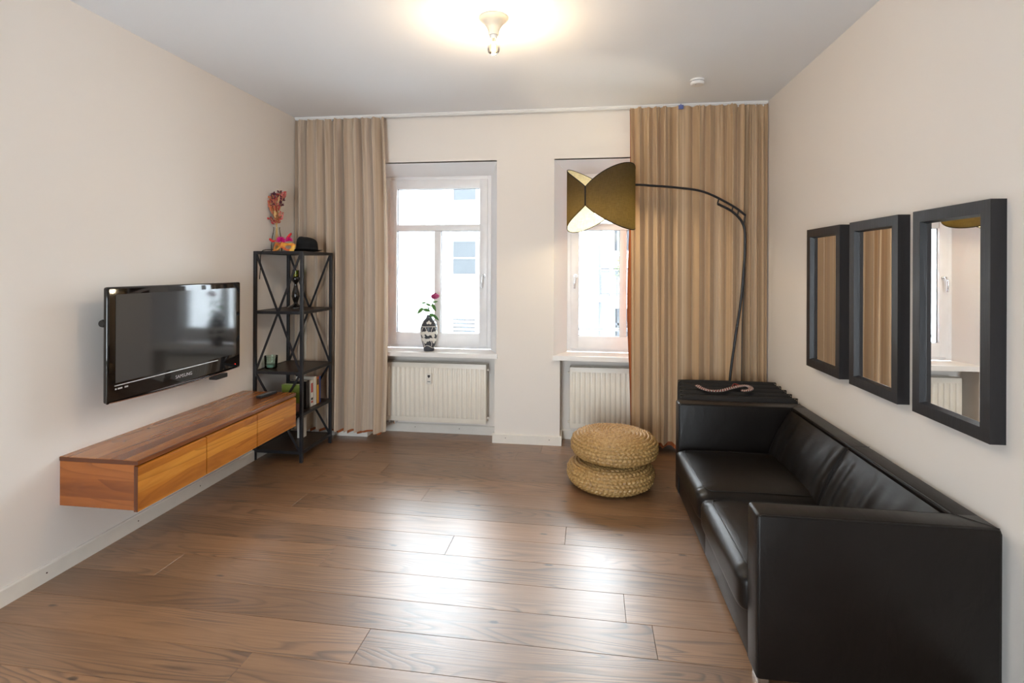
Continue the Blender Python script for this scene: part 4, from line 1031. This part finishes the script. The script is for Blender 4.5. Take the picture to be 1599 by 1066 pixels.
bm = NB(); lathe(bm, [(.052, 0), (.052, -.012), (.050, -.013)], 32, (.838, 4.12, ZC)); obj('base', bm, 'rail', sd_, 35)
bm = NB(); lathe(bm, [(.047, -.012), (.047, -.019)], 32, (.838, 4.12, ZC)); obj('vent_gap', bm, 'gasket', sd_, 35)
bm = NB(); lathe(bm, [(.050, -.018), (.051, -.034), (.046, -.040), (.001, -.041)], 32, (.838, 4.12, ZC)); obj('cover', bm, 'rail', sd_, 35, recalc=True)
bm = NB(); lathe(bm, [(.007, -.040), (.007, -.0425)], 14, (.82, 4.10, ZC)); obj('test_button', bm, 'silver', sd_, 35)

# ------------------------------------------------------------------ outside: opposite buildings
MAT['ext'] = plaster_ext('white_rough_render', (.68, .69, .70)); MAT['extw'] = plain('grey_window_glass', (.035, .04, .045), .3); MAT['extf'] = plain('white_outer_frame', (.36, .37, .385), .5)
MAT['extd'] = plain('dark_window', (.02, .021, .025), .3); MAT['exts'] = plain('grey_shutter', (.42, .45, .48), .5); MAT['extm'] = plain('galvanised_metal', (.085, .09, .10), .4, .3)
bm = NB(); box(bm, -14, XL - .2, WT - .3, WT, -6, 16); box(bm, XR + .2, 12, WT - .3, WT, -6, 16); box(bm, XL - .2, XR + .2, WT - .3, WT, ZC + .2, 16); box(bm, XL - .2, XR + .2, WT - .3, WT, -6, -.06)  # unseen facade mass, added tall to keep sky light off the house opposite
tag(obj('shading_facade', bm, 'ext'), 'unseen outer face of the building around the two windows, added to shade the opposite house', 'wall', kind='structure')
hb = thing('house', 'white rendered house with small windows straight across the courtyard', 'building', (-4, 11, -6))
bm = NB(); box(bm, -14, .30, 11, 12.9, -6, 3.85); obj('wall', bm, 'ext', hb)
def ewin(zb_, zt, kind):
    bm = NB(); a, b = -2.79, -2.19
    box(bm, a, b, 10.955, 11, zb_ - .06, zb_, .005); box(bm, a, a + .06, 10.975, 11, zb_ + .0005, zt - .0005); box(bm, b - .06, b, 10.975, 11, zb_ + .0005, zt - .0005); box(bm, a, b, 10.975, 11, zt, zt + .06)
    wn = obj('window', bm, 'extf', hb)
    bm = NB(); box(bm, a + .055, b - .055, 10.985, 10.999, zb_, zt); obj('pane', bm, 'extw', wn)
    if kind == 1:
        bm = NB(); box(bm, a + .055, b - .055, 10.975, 10.99, (zb_ + zt) / 2 - .02, (zb_ + zt) / 2 + .01); obj('glazing_bar', bm, 'extf', wn)
    if kind == 2:
        k = 0; z = zt
        while z > zb_ + .04:
            bm = NB(); box(bm, a + .06, b - .06, 10.972, 10.984, z - .062, z - .012); obj('shutter_slat', bm, 'extf', wn); z -= .08
ewin(3.03, 3.66, 0); ewin(1.47, 2.16, 1); ewin(-.1, .585, 2)
fb = thing('balcony_house', 'white house with a railed balcony seen beside the lamp shade', 'building', (4, 13.6, -6))
bm = NB(); box(bm, .30, 12, 13.6, 15, -6, 4.3); obj('wall', bm, 'ext', fb)
bm = NB(); tube(bm, [(.40, 13.45, -6), (.40, 13.45, 4.3)], .055, 10); obj('drainpipe', bm, 'extm', fb, 60)
for (x0, x1, z0, z1) in ((.79, 1.9, -.9, .60), (.77, 1.9, 2.05, 3.4)):
    bm = NB(); box(bm, x0, x1, 13.58, 13.6, z0, z1); wn = obj('window', bm, 'extd', fb)
    bm = NB(); box(bm, x0 + .06, x0 + .12, 13.55, 13.585, z0, z1); box(bm, x0, x1, 13.55, 13.585, z0 + .55, z0 + .63); box(bm, x0, x1, 13.55, 13.585, z1 - .42, z1 - .36); obj('window_frame', bm, 'extm', wn)
bm = NB(); box(bm, .36, 3, 12.9, 13.6, .80, .94, .01); obj('balcony_slab', bm, 'extf', fb)
bm = NB(); tube(bm, [(.38, 12.92, 1.60), (3, 12.92, 1.60)], .022, 8); tube(bm, [(.38, 12.92, 1.0), (3, 12.92, 1.0)], .015, 8); obj('balcony_rail', bm, 'extm', fb, 60)
for x in (.39, .62, .80, 1.4, 2.0):
    bm = NB(); tube(bm, [(x, 12.92, .84), (x, 12.92, 1.62)], .018, 8); obj('baluster', bm, 'extm', fb, 60)
bm = NB()
for k in range(14):
    z = 1.03 + k * .04; box(bm, .39, 3, 12.917, 12.923, z, z + .010)
for k in range(60):
    x = .40 + k * .043; box(bm, x, x + .010, 12.915, 12.921, 1.0, 1.6)
obj('mesh_infill', bm, 'extm', fb)
bm = NB(); box(bm, .62, .70, 12.86, 12.94, 1.0, 1.62, .005); obj('railing_post', bm, 'extf', fb)
pl = thing('balcony_plant', 'pale green plant hanging over the balcony railing across the courtyard', 'plant', (.86, 12.86, 1.6))
rs = random.Random(9); bm = NB()
for k in range(420):
    c = Vector((.86 + rs.gauss(0, .08), 12.84 + rs.gauss(0, .05), 1.68 + rs.gauss(0, .15))); s_ = rs.uniform(.015, .04)
    R_ = Matrix.Translation(c) @ Matrix.Rotation(rs.uniform(0, 6.28), 4, 'Z') @ Matrix.Rotation(rs.uniform(0, 3.1), 4, 'X')
    bm.faces.new([bm.verts.new(R_ @ Vector(p)) for p in ((-s_, 0, 0), (0, -s_ * .5, .004), (s_, 0, 0), (0, s_ * .5, .004))])
o_ = obj('foliage', bm, plain('pale_leaf', (.22, .30, .10), .6), pl); o_['kind'] = 'stuff'
bm = NB(); box(bm, .74, 1.0, 12.80, 12.90, 1.42, 1.56, .01); obj('planter', bm, 'extm', pl)
bm = NB(); box(bm, .22, .42, 12.70, 12.80, 1.44, 1.60, .02); box(bm, .40, .60, 12.73, 12.78, 1.50, 1.56); tag(obj('wall_lantern', bm, 'extm'), 'small grey bracket lantern at the corner of the opposite house', 'lantern')
bm = NB(); box(bm, -30, 30, 5.3, 30, -6.3, -6); tag(obj('courtyard_ground', bm, plain('grey_paving', (.52, .52, .51), .9)), 'grey paved courtyard ground below the windows', 'ground', kind='structure')
